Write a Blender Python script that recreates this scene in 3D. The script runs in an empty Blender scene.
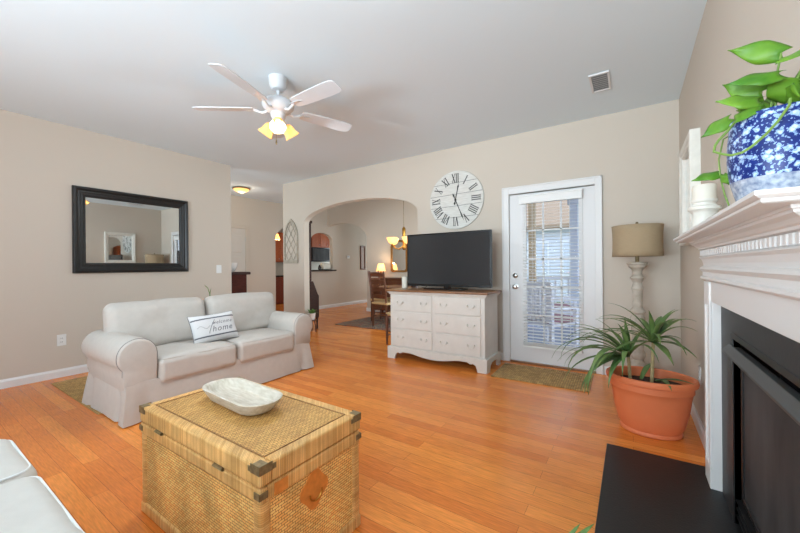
import bpy, bmesh, math, random
from mathutils import Vector, Matrix, noise
random.seed(7)
PI = math.pi
SC = bpy.context.scene
COL = SC.collection

# ------------------------------------------------------------------ camera
cam_d = bpy.data.cameras.new('camera')
cam = bpy.data.objects.new('camera', cam_d); COL.objects.link(cam)
F_PX, YAW, PITCH, ROLL, CAM_H = 347.16, .5886, -.0004, -.0089, 1.1627
cam_d.sensor_fit = 'HORIZONTAL'; cam_d.sensor_width = 36.0
cam_d.lens = F_PX / 800 * 36.0
cam_d.clip_start = .02; cam_d.clip_end = 200
fw = Vector((-math.sin(YAW), math.cos(YAW), 0)); rt = Vector((math.cos(YAW), math.sin(YAW), 0)); up = Vector((0, 0, 1))
fw2 = fw*math.cos(PITCH) + up*math.sin(PITCH); up2 = up*math.cos(PITCH) - fw*math.sin(PITCH)
r3 = rt*math.cos(ROLL) + up2*math.sin(ROLL); u3 = up2*math.cos(ROLL) - rt*math.sin(ROLL)
cam.matrix_world = Matrix(((r3.x, u3.x, -fw2.x, 0), (r3.y, u3.y, -fw2.y, 0), (r3.z, u3.z, -fw2.z, CAM_H), (0, 0, 0, 1)))
SC.camera = cam

# ------------------------------------------------------------------ world, added fill lights, exposure
SC.view_settings.view_transform = 'Standard'; SC.view_settings.look = 'None'
SC.view_settings.gamma = 1; SC.view_settings.use_curve_mapping = False
SC.view_settings.exposure = 0.62
w = bpy.data.worlds.new('sky'); SC.world = w; w.use_nodes = True
bg = w.node_tree.nodes['Background']
bg.inputs[0].default_value = (.72, .84, 1, 1); bg.inputs[1].default_value = 1.9

def area(name, loc, size, power, direction, color=(1, 1, 1), spread=180):
    d = bpy.data.lights.new(name, 'AREA'); d.shape = 'RECTANGLE'; d.size, d.size_y = size
    d.energy = power; d.color = color; d.spread = math.radians(spread)
    o = bpy.data.objects.new(name, d); COL.objects.link(o); o.location = loc
    o.rotation_euler = Vector(direction).to_track_quat('-Z', 'Y').to_euler()
    return o
def point(name, loc, power, color, r=.03):
    d = bpy.data.lights.new(name, 'POINT'); d.energy = power; d.color = color; d.shadow_soft_size = r
    o = bpy.data.objects.new(name, d); COL.objects.link(o); o.location = loc
    return o
FILL_COOL = (.77, .93, 1)
area('added_fill_rear', (-1.45, -2.62, 1.45), (3.3, 1.9), 16, (.02, 1, .06), FILL_COOL, 105)  # added fill behind the camera, aimed at the far wall
area('added_fill_rear_up', (-1.45, -2.66, 1.3), (3.3, 1.6), 94, (.06, 1, .72), (.75, .91, 1), 118)  # added uplight to brighten the ceiling, imitating ground bounce
area('added_fill_side', (.62, -1.1, 1.45), (1.5, 1.9), 10, (-.7, .7, .3), FILL_COOL)  # added fill from the right, evens out the left wall
area('added_fill_dining', (-1.86, 5.75, 1.45), (1.6, 1.6), 36, (-1, 0, 0), FILL_COOL)  # added fill for the dining room, outside an unseen opening
area('added_fill_foyer', (-6.2, 1.42, 1.4), (1.2, 1.6), 20, (0, 1, 0), FILL_COOL)  # added foyer fill; the wall behind it has no window
area('added_fill_corridor', (-6.3, 10.1, 1.4), (1.0, 1.6), 18, (0, -1, 0), FILL_COOL)  # added corridor fill in front of a solid end wall
area('added_fill_kitchen', (-8.7, 10.75, 1.5), (1.6, 1.2), 26, (0, -1, 0), FILL_COOL)  # added kitchen fill; the wall there has no opening

# ------------------------------------------------------------------ helpers
ORG = {}
def lin(c):
    return tuple(((v/255)/12.92 if v/255 <= .04045 else ((v/255+.055)/1.055)**2.4) for v in c) + (1,)

MATS = {}
def mat(name, rgb, rough=.5, metal=0, var=0, vscale=8, bump=0, bscale=60, stretch=(1, 1, 1), spec=.5, coat=0, rgb2=None, emit=None, estr=0, trans=0, sss=0):
    m = bpy.data.materials.new(name); m.use_nodes = True; MATS[name] = m
    nt = m.node_tree; N = nt.nodes; L = nt.links; b = N['Principled BSDF']
    b.inputs['Base Color'].default_value = lin(rgb); b.inputs['Roughness'].default_value = rough
    b.inputs['Metallic'].default_value = metal; b.inputs['Specular IOR Level'].default_value = spec
    b.inputs['Coat Weight'].default_value = coat; b.inputs['Coat Roughness'].default_value = .08
    if trans: b.inputs['Transmission Weight'].default_value = trans
    if emit: b.inputs['Emission Color'].default_value = lin(emit); b.inputs['Emission Strength'].default_value = estr
    if var or bump or rgb2:
        tc = N.new('ShaderNodeTexCoord'); mp = N.new('ShaderNodeMapping'); mp.inputs['Scale'].default_value = stretch
        L.new(tc.outputs['Object'], mp.inputs['Vector'])
    if var or rgb2:
        nz = N.new('ShaderNodeTexNoise'); nz.inputs['Scale'].default_value = vscale; nz.inputs['Detail'].default_value = 5
        L.new(mp.outputs[0], nz.inputs['Vector'])
        cr = N.new('ShaderNodeValToRGB'); c = lin(rgb)
        cr.color_ramp.elements[0].position = .3; cr.color_ramp.elements[1].position = .7
        if rgb2: cr.color_ramp.elements[0].color = c; cr.color_ramp.elements[1].color = lin(rgb2)
        else:
            cr.color_ramp.elements[0].color = tuple(v*(1-var) for v in c[:3])+(1,)
            cr.color_ramp.elements[1].color = tuple(min(1, v*(1+var)) for v in c[:3])+(1,)
        L.new(nz.outputs['Fac'], cr.inputs[0]); L.new(cr.outputs[0], b.inputs['Base Color'])
    if bump:
        n2 = N.new('ShaderNodeTexNoise'); n2.inputs['Scale'].default_value = bscale; n2.inputs['Detail'].default_value = 3
        L.new(mp.outputs[0], n2.inputs['Vector'])
        bp = N.new('ShaderNodeBump'); bp.inputs['Strength'].default_value = bump; bp.inputs['Distance'].default_value = .01
        L.new(n2.outputs['Fac'], bp.inputs['Height']); L.new(bp.outputs[0], b.inputs['Normal'])
    return m

def uv_vec(nt, mode, scale=1):
    """(u,v) from object coordinates: mode 'side' u=x+y v=z; 'top' u=x v=y; 'topy' u=y v=x"""
    N, L = nt.nodes, nt.links
    tc = N.new('ShaderNodeTexCoord'); s = N.new('ShaderNodeSeparateXYZ'); L.new(tc.outputs['Object'], s.inputs[0])
    c = N.new('ShaderNodeCombineXYZ')
    if mode == 'side':
        a = N.new('ShaderNodeMath'); L.new(s.outputs[0], a.inputs[0]); L.new(s.outputs[1], a.inputs[1])
        L.new(a.outputs[0], c.inputs[0]); L.new(s.outputs[2], c.inputs[1])
    elif mode == 'top':
        L.new(s.outputs[0], c.inputs[0]); L.new(s.outputs[1], c.inputs[1])
    elif mode == 'topy':
        L.new(s.outputs[1], c.inputs[0]); L.new(s.outputs[0], c.inputs[1])
    elif mode == 'xz':
        L.new(s.outputs[0], c.inputs[0]); L.new(s.outputs[2], c.inputs[1])
    return c.outputs[0], tc

def brick_mat(name, mode, c1, c2, cm, bw, rh, mortar, rough=.5, bump=.6, offset=.5, var=.0, vscale=5, smooth=.3, coat=0, grain=None, dist=.01, bias=0, spec=.5):
    m = bpy.data.materials.new(name); m.use_nodes = True; nt = m.node_tree; N, L = nt.nodes, nt.links
    b = N['Principled BSDF']; b.inputs['Roughness'].default_value = rough; b.inputs['Coat Weight'].default_value = coat; b.inputs['Coat Roughness'].default_value = .12
    b.inputs['Specular IOR Level'].default_value = spec
    v, tc = uv_vec(nt, mode)
    br = N.new('ShaderNodeTexBrick'); br.offset = offset; L.new(v, br.inputs['Vector'])
    for k, val in (('Color1', lin(c1)), ('Color2', lin(c2)), ('Mortar', lin(cm))): br.inputs[k].default_value = val
    br.inputs['Scale'].default_value = 1; br.inputs['Mortar Size'].default_value = mortar; br.inputs['Mortar Smooth'].default_value = smooth
    br.inputs['Brick Width'].default_value = bw; br.inputs['Row Height'].default_value = rh; br.inputs['Bias'].default_value = bias
    out = br.outputs['Color']
    def mul(out, scale, stretch, lo, hi, det=4):
        mp = N.new('ShaderNodeMapping'); mp.inputs['Scale'].default_value = stretch; L.new(tc.outputs['Object'], mp.inputs[0])
        nz = N.new('ShaderNodeTexNoise'); nz.inputs['Scale'].default_value = scale; nz.inputs['Detail'].default_value = det; L.new(mp.outputs[0], nz.inputs['Vector'])
        mr = N.new('ShaderNodeMapRange'); mr.inputs[1].default_value = .3; mr.inputs[2].default_value = .7; mr.inputs[3].default_value = lo; mr.inputs[4].default_value = hi
        L.new(nz.outputs['Fac'], mr.inputs[0])
        mx = N.new('ShaderNodeMix'); mx.data_type = 'RGBA'; mx.blend_type = 'MULTIPLY'; mx.inputs[0].default_value = 1
        L.new(out, mx.inputs[6]); L.new(mr.outputs[0], mx.inputs[7]); return mx.outputs[2]
    if var: out = mul(out, vscale, (1, 1, 1), 1-var, 1+var)
    if grain: out = mul(out, grain[0], grain[1], 1-grain[2], 1+grain[2], 6)
    L.new(out, b.inputs['Base Color'])
    if bump:
        inv = N.new('ShaderNodeMath'); inv.operation = 'SUBTRACT'; inv.inputs[0].default_value = 1; L.new(br.outputs['Fac'], inv.inputs[1])
        bp = N.new('ShaderNodeBump'); bp.inputs['Strength'].default_value = bump; bp.inputs['Distance'].default_value = dist
        L.new(inv.outputs[0], bp.inputs['Height']); L.new(bp.outputs[0], b.inputs['Normal'])
    MATS[name] = m; return m

class MB:
    def __init__(s): s.v = []; s.f = []
    def add(s, vs, fs):
        o = len(s.v); s.v += [tuple(p) for p in vs]; s.f += [tuple(i+o for i in f) for f in fs]; return s
    def box(s, x0, x1, y0, y1, z0, z1):
        if x0 > x1: x0, x1 = x1, x0
        if y0 > y1: y0, y1 = y1, y0
        if z0 > z1: z0, z1 = z1, z0
        return s.add([(x0,y0,z0),(x1,y0,z0),(x1,y1,z0),(x0,y1,z0),(x0,y0,z1),(x1,y0,z1),(x1,y1,z1),(x0,y1,z1)],
                     [(0,3,2,1),(4,5,6,7),(0,1,5,4),(1,2,6,5),(2,3,7,6),(3,0,4,7)])
    def prism(s, poly, axis, a, b):
        """poly: 2D points CCW; axis 'x': (y,z), 'y': (x,z), 'z': (x,y)"""
        def p3(p, t): return {'x': (t, p[0], p[1]), 'y': (p[0], t, p[1]), 'z': (p[0], p[1], t)}[axis]
        n = len(poly); vs = [p3(p, a) for p in poly] + [p3(p, b) for p in poly]
        fs = [tuple(range(n))[::-1], tuple(range(n, 2*n))] + [(i, (i+1) % n, n+(i+1) % n, n+i) for i in range(n)]
        return s.add(vs, fs)
    def lathe(s, prof, c=(0, 0, 0), n=32, cap=True, M=None):
        """prof: (r,z) from bottom to top"""
        vs = []; fs = []
        for r, z in prof:
            for i in range(n):
                a = 2*PI*i/n; p = Vector((r*math.cos(a), r*math.sin(a), z))
                if M is not None: p = M @ p
                vs.append((p.x+c[0], p.y+c[1], p.z+c[2]))
        m = len(prof)
        for j in range(m-1):
            for i in range(n):
                fs.append((j*n+i, j*n+(i+1) % n, (j+1)*n+(i+1) % n, (j+1)*n+i))
        if cap: fs.append(tuple(range(n))[::-1]); fs.append(tuple((m-1)*n+i for i in range(n)))
        return s.add(vs, fs)
    def tube(s, pts, r, n=8, closed=False):
        pts = [Vector(p) for p in pts]; m = len(pts); rr = r if isinstance(r, (list, tuple)) else [r]*m
        vs = []; fs = []; ref = None
        for k, p in enumerate(pts):
            if closed: t = pts[(k+1) % m]-pts[k-1]
            else: t = pts[min(k+1, m-1)]-pts[max(k-1, 0)]
            if t.length < 1e-9: t = Vector((0, 0, 1))
            t.normalize()
            if ref is None: ref = Vector((0, 0, 1)) if abs(t.z) < .9 else Vector((1, 0, 0))
            u = t.cross(ref); 
            if u.length < 1e-4: u = t.cross(Vector((0, 1, 0)))
            u.normalize(); v = u.cross(t); ref = v
            for i in range(n):
                a = 2*PI*i/n; q = p + (u*math.cos(a)+v*math.sin(a))*rr[k]; vs.append(q[:])
        for k in range(m if closed else m-1):
            k2 = (k+1) % m
            for i in range(n): fs.append((k*n+i, k*n+(i+1) % n, k2*n+(i+1) % n, k2*n+i))
        if not closed: fs.append(tuple(range(n))[::-1]); fs.append(tuple((m-1)*n+i for i in range(n)))
        return s.add(vs, fs)
    def loft(s, rings, cap=True, closed_u=True):
        n = len(rings[0]); vs = [p for r in rings for p in r]; fs = []
        for j in range(len(rings)-1):
            for i in range(n if closed_u else n-1):
                fs.append((j*n+i, j*n+(i+1) % n, (j+1)*n+(i+1) % n, (j+1)*n+i))
        if cap: fs.append(tuple(range(n))[::-1]); fs.append(tuple((len(rings)-1)*n+i for i in range(n)))
        return s.add(vs, fs)
    def rbox(s, c, half, r, seg=6, n=10, warp=None):
        """rounded soft box; warp(local unit coords, point)->point"""
        hx, hy, hz = half; V = {}; 
        def ts(h):
            k = max(.05, min(.95, (h-r)/h)); a = []
            for i in range(seg+1): a.append(-1+(1-k)*(1-math.cos(PI/2*i/seg)) if False else -1+(1-k)*i/seg)
            mid = [-k+2*k*i/n for i in range(1, n)]
            return a+mid+[-x for x in a[::-1]]
        tx, ty, tz = ts(hx), ts(hy), ts(hz)
        def pt(u, v, w):
            p = Vector((u*hx, v*hy, w*hz)); q = Vector((max(-hx+r, min(hx-r, p.x)), max(-hy+r, min(hy-r, p.y)), max(-hz+r, min(hz-r, p.z))))
            d = p-q
            if d.length > 1e-9:
                # even angular spacing on edges
                d = Vector([math.tan(max(-1, min(1, e/r))*PI/4) for e in d]); d.normalize(); p = q+d*r
            if warp: p = Vector(warp((u, v, w), p))
            return (p.x+c[0], p.y+c[1], p.z+c[2])
        vs = []; fs = []
        def vid(i, j, k):
            key = (i, j, k)
            if key not in V: V[key] = len(vs); vs.append(pt(tx[i], ty[j], tz[k]))
            return V[key]
        I, J, K = len(tx)-1, len(ty)-1, len(tz)-1
        for i in range(I):
            for j in range(J):
                fs.append((vid(i,j,0), vid(i,j+1,0), vid(i+1,j+1,0), vid(i+1,j,0)))
                fs.append((vid(i,j,K), vid(i+1,j,K), vid(i+1,j+1,K), vid(i,j+1,K)))
        for i in range(I):
            for k in range(K):
                fs.append((vid(i,0,k), vid(i+1,0,k), vid(i+1,0,k+1), vid(i,0,k+1)))
                fs.append((vid(i,J,k), vid(i,J,k+1), vid(i+1,J,k+1), vid(i+1,J,k)))
        for j in range(J):
            for k in range(K):
                fs.append((vid(0,j,k), vid(0,j,k+1), vid(0,j+1,k+1), vid(0,j+1,k)))
                fs.append((vid(I,j,k), vid(I,j+1,k), vid(I,j+1,k+1), vid(I,j,k+1)))
        return s.add(vs, fs)
    def xf(s, M):
        s.v = [(M @ Vector(p))[:] for p in s.v]; return s
    def build(s, name, m, parent=None, smooth=False, bevel=0, world=False, solid=0, angle=40, seg=2):
        me = bpy.data.meshes.new(name)
        off = Vector(ORG.get(parent.name, (0, 0, 0))) if (world and parent is not None) else Vector((0, 0, 0))
        me.from_pydata([(p[0]-off.x, p[1]-off.y, p[2]-off.z) for p in s.v], [], s.f)
        bm = bmesh.new(); bm.from_mesh(me)
        bmesh.ops.recalc_face_normals(bm, faces=bm.faces)
        big = [f for f in bm.faces if len(f.verts) > 8]
        if big: bmesh.ops.triangulate(bm, faces=big)
        bm.to_mesh(me); bm.free()
        me.materials.append(m if not isinstance(m, str) else MATS[m])
        if smooth:
            for p in me.polygons: p.use_smooth = True
            try: me.set_sharp_from_angle(angle=math.radians(angle))
            except Exception: pass
        o = bpy.data.objects.new(name, me); COL.objects.link(o)
        if solid:
            md = o.modifiers.new('solid', 'SOLIDIFY'); md.thickness = solid; md.offset = 0
        if bevel:
            md = o.modifiers.new('bevel', 'BEVEL'); md.width = bevel; md.segments = seg; md.limit_method = 'ANGLE'; md.angle_limit = math.radians(35)
        if parent is not None:
            o.parent = parent; ORG[o.name] = ORG.get(parent.name, (0, 0, 0))
        else: ORG[o.name] = (0, 0, 0)
        return o

def box(*a): return MB().box(*a)
def tag(o, label, cat, group=None, kind=None):
    o['label'] = label; o['category'] = cat
    if group: o['group'] = group
    if kind: o['kind'] = kind
    return o
def thing(name, label, cat, loc=(0, 0, 0), rz=0, group=None):
    o = bpy.data.objects.new(name, None); COL.objects.link(o); o.empty_display_size = .1
    o.location = loc; o.rotation_euler = (0, 0, rz); ORG[o.name] = tuple(loc)
    return tag(o, label, cat, group)
def struct(name, mb, m, parent=None, **k):
    o = mb.build(name, m, parent, **k)
    if parent is None: o['kind'] = 'structure'
    return o
def copy_tree(o, parent=None):
    c = o.copy(); COL.objects.link(c)
    if parent is not None: c.parent = parent
    for ch in list(o.children): copy_tree(ch, c)
    return c
def dup(root, loc, rz, label=None, group=None):
    c = copy_tree(root); c.location = loc; c.rotation_euler = (0, 0, rz)
    if label: c['label'] = label
    if group: c['group'] = group
    return c
def text_mb(body, size, ext=.0008, shear=0, spacing=1):
    cu = bpy.data.curves.new('lettering', 'FONT'); cu.body = body; cu.size = size; cu.extrude = ext; cu.shear = shear; cu.space_character = spacing
    cu.align_x = 'CENTER'; cu.resolution_u = 3
    o = bpy.data.objects.new('lettering', cu); COL.objects.link(o)
    dg = bpy.context.evaluated_depsgraph_get(); me = o.evaluated_get(dg).to_mesh()
    mb = MB(); mb.add([v.co[:] for v in me.vertices], [tuple(p.vertices) for p in me.polygons])
    o.evaluated_get(dg).to_mesh_clear(); bpy.data.objects.remove(o); bpy.data.curves.remove(cu)
    return mb

# ------------------------------------------------------------------ materials
M_wall = mat('wall_paint', (206, 194, 180), .85, bump=.04, bscale=160, spec=.25)
M_ceil = mat('ceiling_paint', (226, 237, 243), .9, bump=.05, bscale=180, spec=.2)
M_trim = mat('white_trim_paint', (226, 224, 222), .4)
M_door = mat('door_paint', (224, 222, 221), .45)
M_halldoor_shade = mat('hall_door_shaded_white', (206, 198, 188), .5)  # white door; the hall's shade is put into this darker colour
M_floor = brick_mat('oak_floor', 'top', (236, 146, 66), (214, 118, 46), (156, 80, 30), 1.15, .083, .0009, spec=.35, rough=.27, bump=.12, offset=.37, var=.12, vscale=1.6, smooth=.1, coat=.1, grain=(5, (2.2, 26, 1), .16), dist=.002)
M_slip = mat('slipcover_cotton', (194, 187, 179), .9, var=.03, vscale=20, bump=.12, bscale=350, spec=.2)
M_slip2 = mat('slipcover_canvas', (212, 206, 198), .9, var=.03, vscale=20, bump=.12, bscale=350, spec=.2)
M_pipe = mat('seam_piping_grey', (128, 124, 120), .8)
M_pipe_l = mat('seam_piping_light', (236, 236, 234), .8)
M_black = mat('black_lacquer', (24, 23, 22), .35)
M_mirror = mat('mirror_glass', (225, 228, 228), .015, metal=1)
M_glass = mat('window_glass', (255, 255, 255), .0, trans=1, spec=.3); M_glass.node_tree.nodes['Principled BSDF'].inputs['IOR'].default_value = 1.03
M_white_plastic = mat('white_plastic', (232, 231, 228), .35)
M_fan = mat('fan_white', (212, 213, 215), .4)
M_dark_slot = mat('slot_dark', (40, 40, 40), .7)
M_chrome = mat('brushed_nickel', (190, 188, 184), .28, metal=1)
M_brass = mat('antique_brass', (178, 132, 62), .35, metal=1)
M_brass2 = mat('aged_brass_dark', (132, 112, 78), .5, metal=.35, var=.3, vscale=60)
M_copper = mat('copper_plate', (222, 146, 70), .42, metal=.3, var=.12, vscale=40)
M_weave_s = brick_mat('wicker_weave_side', 'side', (255, 216, 136), (244, 182, 100), (150, 88, 34), .024, .0105, .0011, rough=.6, bump=.5, var=.22, vscale=7, smooth=.2, dist=.006)
M_weave_t = brick_mat('wicker_weave_top', 'topy', (232, 182, 104), (204, 150, 80), (120, 76, 32), .022, .010, .0012, rough=.6, bump=.8, var=.16, vscale=7, smooth=.2, dist=.006)
M_wrap_s = brick_mat('rattan_wrap_side', 'side', (244, 196, 126), (216, 160, 88), (156, 100, 46), .0075, .3, .0006, rough=.5, bump=.6, var=.22, vscale=9, smooth=.5, dist=.004)
M_wrap_v = brick_mat('rattan_wrap_post', 'side', (244, 196, 126), (216, 160, 88), (156, 100, 46), .3, .0075, .0006, rough=.5, bump=.6, var=.2, vscale=9, smooth=.5, dist=.004)
M_whitewash = mat('whitewashed_wood', (224, 216, 202), .8, rgb2=(196, 184, 164), vscale=5, stretch=(3, 16, 9), bump=.25, bscale=40)
M_jute = brick_mat('jute_braid', 'top', (214, 172, 108), (188, 146, 86), (130, 94, 50), .03, .012, .0014, rough=.95, bump=.9, var=.2, vscale=10, smooth=.6)
M_seagrass = brick_mat('seagrass_basketweave', 'topy', (208, 170, 112), (176, 136, 82), (112, 80, 42), .034, .02, .002, rough=.95, bump=1, var=.2, vscale=14, smooth=.6)
M_greywood = mat('weathered_grey_wood', (176, 166, 150), .85, var=.15, vscale=20)
M_dresser = mat('chalk_paint_white', (212, 207, 199), .6, var=.035, vscale=9)
M_walnut = mat('walnut_top', (150, 106, 70), .35, rgb2=(118, 78, 48), vscale=5, stretch=(2, 22, 8))
M_darkwood = mat('dark_mahogany', (62, 37, 28), .5, spec=.25, rgb2=(46, 26, 20), vscale=4, stretch=(3, 3, 20))
M_redwood = mat('cherry_chest', (84, 40, 30), .65, spec=.15, rgb2=(64, 30, 24), vscale=4, stretch=(3, 3, 20))
M_chairwood = mat('walnut_chair', (110, 62, 34), .4, rgb2=(80, 42, 22), vscale=8, stretch=(2, 2, 14))
M_rush = mat('rush_seat', (206, 172, 122), .85, var=.2, vscale=40, stretch=(1, 6, 1), bump=.4, bscale=90)
M_tv = mat('tv_bezel_black', (14, 14, 15), .25)
M_screen = mat('tv_screen', (44, 47, 50), .09, spec=.6)
M_clock = mat('clock_whitewash', (224, 222, 216), .75, rgb2=(204, 200, 192), vscale=5, stretch=(2, 1, 18))
M_numeral = mat('numeral_grey', (78, 76, 74), .7)
M_terra = mat('terracotta_plastic', (222, 122, 76), .55, var=.05, vscale=6)
M_soil = mat('potting_soil', (62, 42, 30), .95, var=.4, vscale=50, bump=1, bscale=60)
M_strap = mat('dracaena_leaf', (66, 104, 52), .42, rgb2=(120, 140, 78), vscale=9, stretch=(1, 1, 1))
M_strapstem = mat('dracaena_stem', (168, 148, 106), .8, var=.2, vscale=40)
M_pothos = mat('pothos_leaf', (58, 112, 26), .42, rgb2=(112, 152, 48), vscale=16, spec=.3)
M_pothos_stem = mat('pothos_stem', (116, 146, 66), .6)
M_leaf = mat('houseplant_leaf', (70, 112, 50), .5, rgb2=(110, 150, 76), vscale=20)
M_shade = mat('linen_shade', (168, 146, 116), .9, var=.04, vscale=30, bump=.1, bscale=300, stretch=(1, 1, 8))
M_lampwood = mat('weathered_lamp_column', (200, 190, 176), .8, rgb2=(170, 158, 142), vscale=14, bump=.2, bscale=50)
M_mantel = mat('mantel_white', (226, 223, 220), .38)
M_slate = mat('slate_surround', (44, 45, 46), .5, var=.12, vscale=7, bump=.05, bscale=60)
M_hearth = mat('black_hearth_slate', (22, 22, 23), .45, var=.2, vscale=90, bump=.08, bscale=120)
M_iron = mat('firebox_black_metal', (26, 26, 27), .42, metal=.2)
M_hood = mat('firebox_hood', (72, 71, 69), .45, metal=.2)
M_fglass = mat('firebox_glass', (78, 78, 79), .6, spec=.15, rgb2=(54, 54, 55), vscale=4, stretch=(1, 2, .6))
M_candle = mat('ivory_wax', (232, 226, 212), .6)
M_holder = mat('white_ceramic_holder', (228, 224, 214), .5, var=.06, vscale=18)
M_counter = mat('granite_dark', (52, 44, 40), .25, var=.4, vscale=60)
M_cab = mat('oak_cabinet', (186, 96, 42), .4, rgb2=(160, 76, 32), vscale=5, stretch=(3, 3, 18))
M_cab_low = mat('cherry_base_cabinet', (140, 62, 36), .4, rgb2=(116, 48, 28), vscale=5, stretch=(3, 3, 18))
M_micro = mat('microwave_black', (22, 23, 25), .15)
M_splash = mat('backsplash_tile', (206, 194, 176), .4)
M_ceramic = mat('white_ceramic', (236, 234, 229), .25)
M_gold = mat('gold_frame', (150, 106, 54), .4, metal=.5, var=.2, vscale=30)
M_vent = mat('vent_white', (222, 222, 222), .5)
M_ventback = mat('vent_grey', (150, 150, 150), .7)
M_bulb = mat('lit_bulb', (255, 230, 190), .5, emit=(255, 214, 150), estr=4)
M_deck = brick_mat('deck_boards', 'top', (158, 168, 192), (140, 150, 176), (70, 76, 92), 3.0, .14, .006, rough=.7, bump=.3)
M_siding = brick_mat('lap_siding', 'side', (214, 218, 230), (206, 211, 226), (150, 156, 176), 4, .14, .006, rough=.7, bump=.5)
M_roof = mat('tan_shingle_roof', (150, 130, 112), .9, var=.15, vscale=20)
M_outpost = mat('porch_beam_tan', (192, 170, 142), .7)
M_outgrey = mat('porch_column_grey', (196, 203, 218), .7)
M_patio = mat('patio_chair_white', (226, 228, 236), .6)
M_redseat = mat('patio_seat_mauve', (150, 112, 122), .8)
M_lawn = mat('lawn', (92, 116, 70), .95, var=.3, vscale=6)
M_handle = mat('cream_pull', (214, 209, 200), .5)

def translucent(name, rgb, emit, estr):
    m = bpy.data.materials.new(name); m.use_nodes = True; nt = m.node_tree; N, L = nt.nodes, nt.links
    out = N['Material Output']; N.remove(N['Principled BSDF'])
    d = N.new('ShaderNodeBsdfDiffuse'); t = N.new('ShaderNodeBsdfTranslucent'); e = N.new('ShaderNodeEmission'); x = N.new('ShaderNodeMixShader'); a = N.new('ShaderNodeAddShader')
    d.inputs[0].default_value = lin(rgb); t.inputs[0].default_value = lin(rgb); e.inputs[0].default_value = lin(emit); e.inputs[1].default_value = estr
    x.inputs[0].default_value = .5; L.new(d.outputs[0], x.inputs[1]); L.new(t.outputs[0], x.inputs[2]); L.new(x.outputs[0], a.inputs[0]); L.new(e.outputs[0], a.inputs[1]); L.new(a.outputs[0], out.inputs[0])
    MATS[name] = m; return m
M_fshade = translucent('frosted_shade_lit', (232, 200, 150), (255, 206, 140), .10)
M_alab = translucent('alabaster_shade_lit', (250, 230, 190), (255, 200, 120), .5)
M_lampshade_lit = translucent('small_shade_lit', (250, 226, 180), (255, 204, 130), .7)

def china_mat():
    m = bpy.data.materials.new('blue_floral_china'); m.use_nodes = True; nt = m.node_tree; N, L = nt.nodes, nt.links
    b = N['Principled BSDF']; b.inputs['Roughness'].default_value = .32; b.inputs['Specular IOR Level'].default_value = .3
    tc = N.new('ShaderNodeTexCoord')
    nz = N.new('ShaderNodeTexNoise'); nz.inputs['Scale'].default_value = 120; L.new(tc.outputs['Object'], nz.inputs['Vector'])
    ad = N.new('ShaderNodeVectorMath'); ad.operation = 'MULTIPLY_ADD'; ad.inputs[1].default_value = (.013,)*3
    L.new(nz.outputs['Color'], ad.inputs[0]); L.new(tc.outputs['Object'], ad.inputs[2])
    vo = N.new('ShaderNodeTexVoronoi'); vo.inputs['Scale'].default_value = 70; L.new(ad.outputs[0], vo.inputs['Vector'])
    cr = N.new('ShaderNodeValToRGB'); e = cr.color_ramp.elements
    e[0].position = .0; e[0].color = lin((120, 146, 190)); e[1].position = .1; e[1].color = lin((206, 216, 228))
    for p, c in ((.22, (186, 204, 226)), (.34, (122, 156, 204)), (.40, (164, 188, 218)), (.44, (24, 48, 122)), (.75, (18, 38, 104))):
        q = e.new(p); q.color = lin(c)
    L.new(vo.outputs['Distance'], cr.inputs[0])
    v2 = N.new('ShaderNodeTexVoronoi'); v2.inputs['Scale'].default_value = 150; L.new(ad.outputs[0], v2.inputs['Vector'])
    c2 = N.new('ShaderNodeValToRGB'); f = c2.color_ramp.elements; f[0].position = .26; f[0].color = lin((146, 174, 212)); f[1].position = .34; f[1].color = lin((18, 38, 106))
    L.new(v2.outputs['Distance'], c2.inputs[0])
    mx = N.new('ShaderNodeMix'); mx.data_type = 'RGBA'; mx.blend_type = 'LIGHTEN'; mx.inputs[0].default_value = .85
    L.new(cr.outputs[0], mx.inputs[6]); L.new(c2.outputs[0], mx.inputs[7]); L.new(mx.outputs[2], b.inputs['Base Color'])
    return m
M_china = china_mat()
M_china_foot = mat('white_china_foot', (112, 124, 150), .25, rgb2=(188, 194, 204), vscale=90)

def rug_mat():
    m = bpy.data.materials.new('oriental_rug'); m.use_nodes = True; nt = m.node_tree; N, L = nt.nodes, nt.links
    b = N['Principled BSDF']; b.inputs['Roughness'].default_value = .95
    tc = N.new('ShaderNodeTexCoord'); vo = N.new('ShaderNodeTexVoronoi'); vo.inputs['Scale'].default_value = 9; L.new(tc.outputs['Object'], vo.inputs['Vector'])
    cr = N.new('ShaderNodeValToRGB'); e = cr.color_ramp.elements; cr.color_ramp.interpolation = 'CONSTANT'
    e[0].color = lin((176, 156, 130)); e[1].position = .22; e[1].color = lin((92, 84, 80))
    for p, c in ((.36, (160, 140, 116)), (.5, (84, 84, 92)), (.62, (146, 104, 84))): q = e.new(p); q.color = lin(c)
    L.new(vo.outputs['Distance'], cr.inputs[0]); L.new(cr.outputs[0], b.inputs['Base Color']); return m
M_rug = rug_mat()

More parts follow.
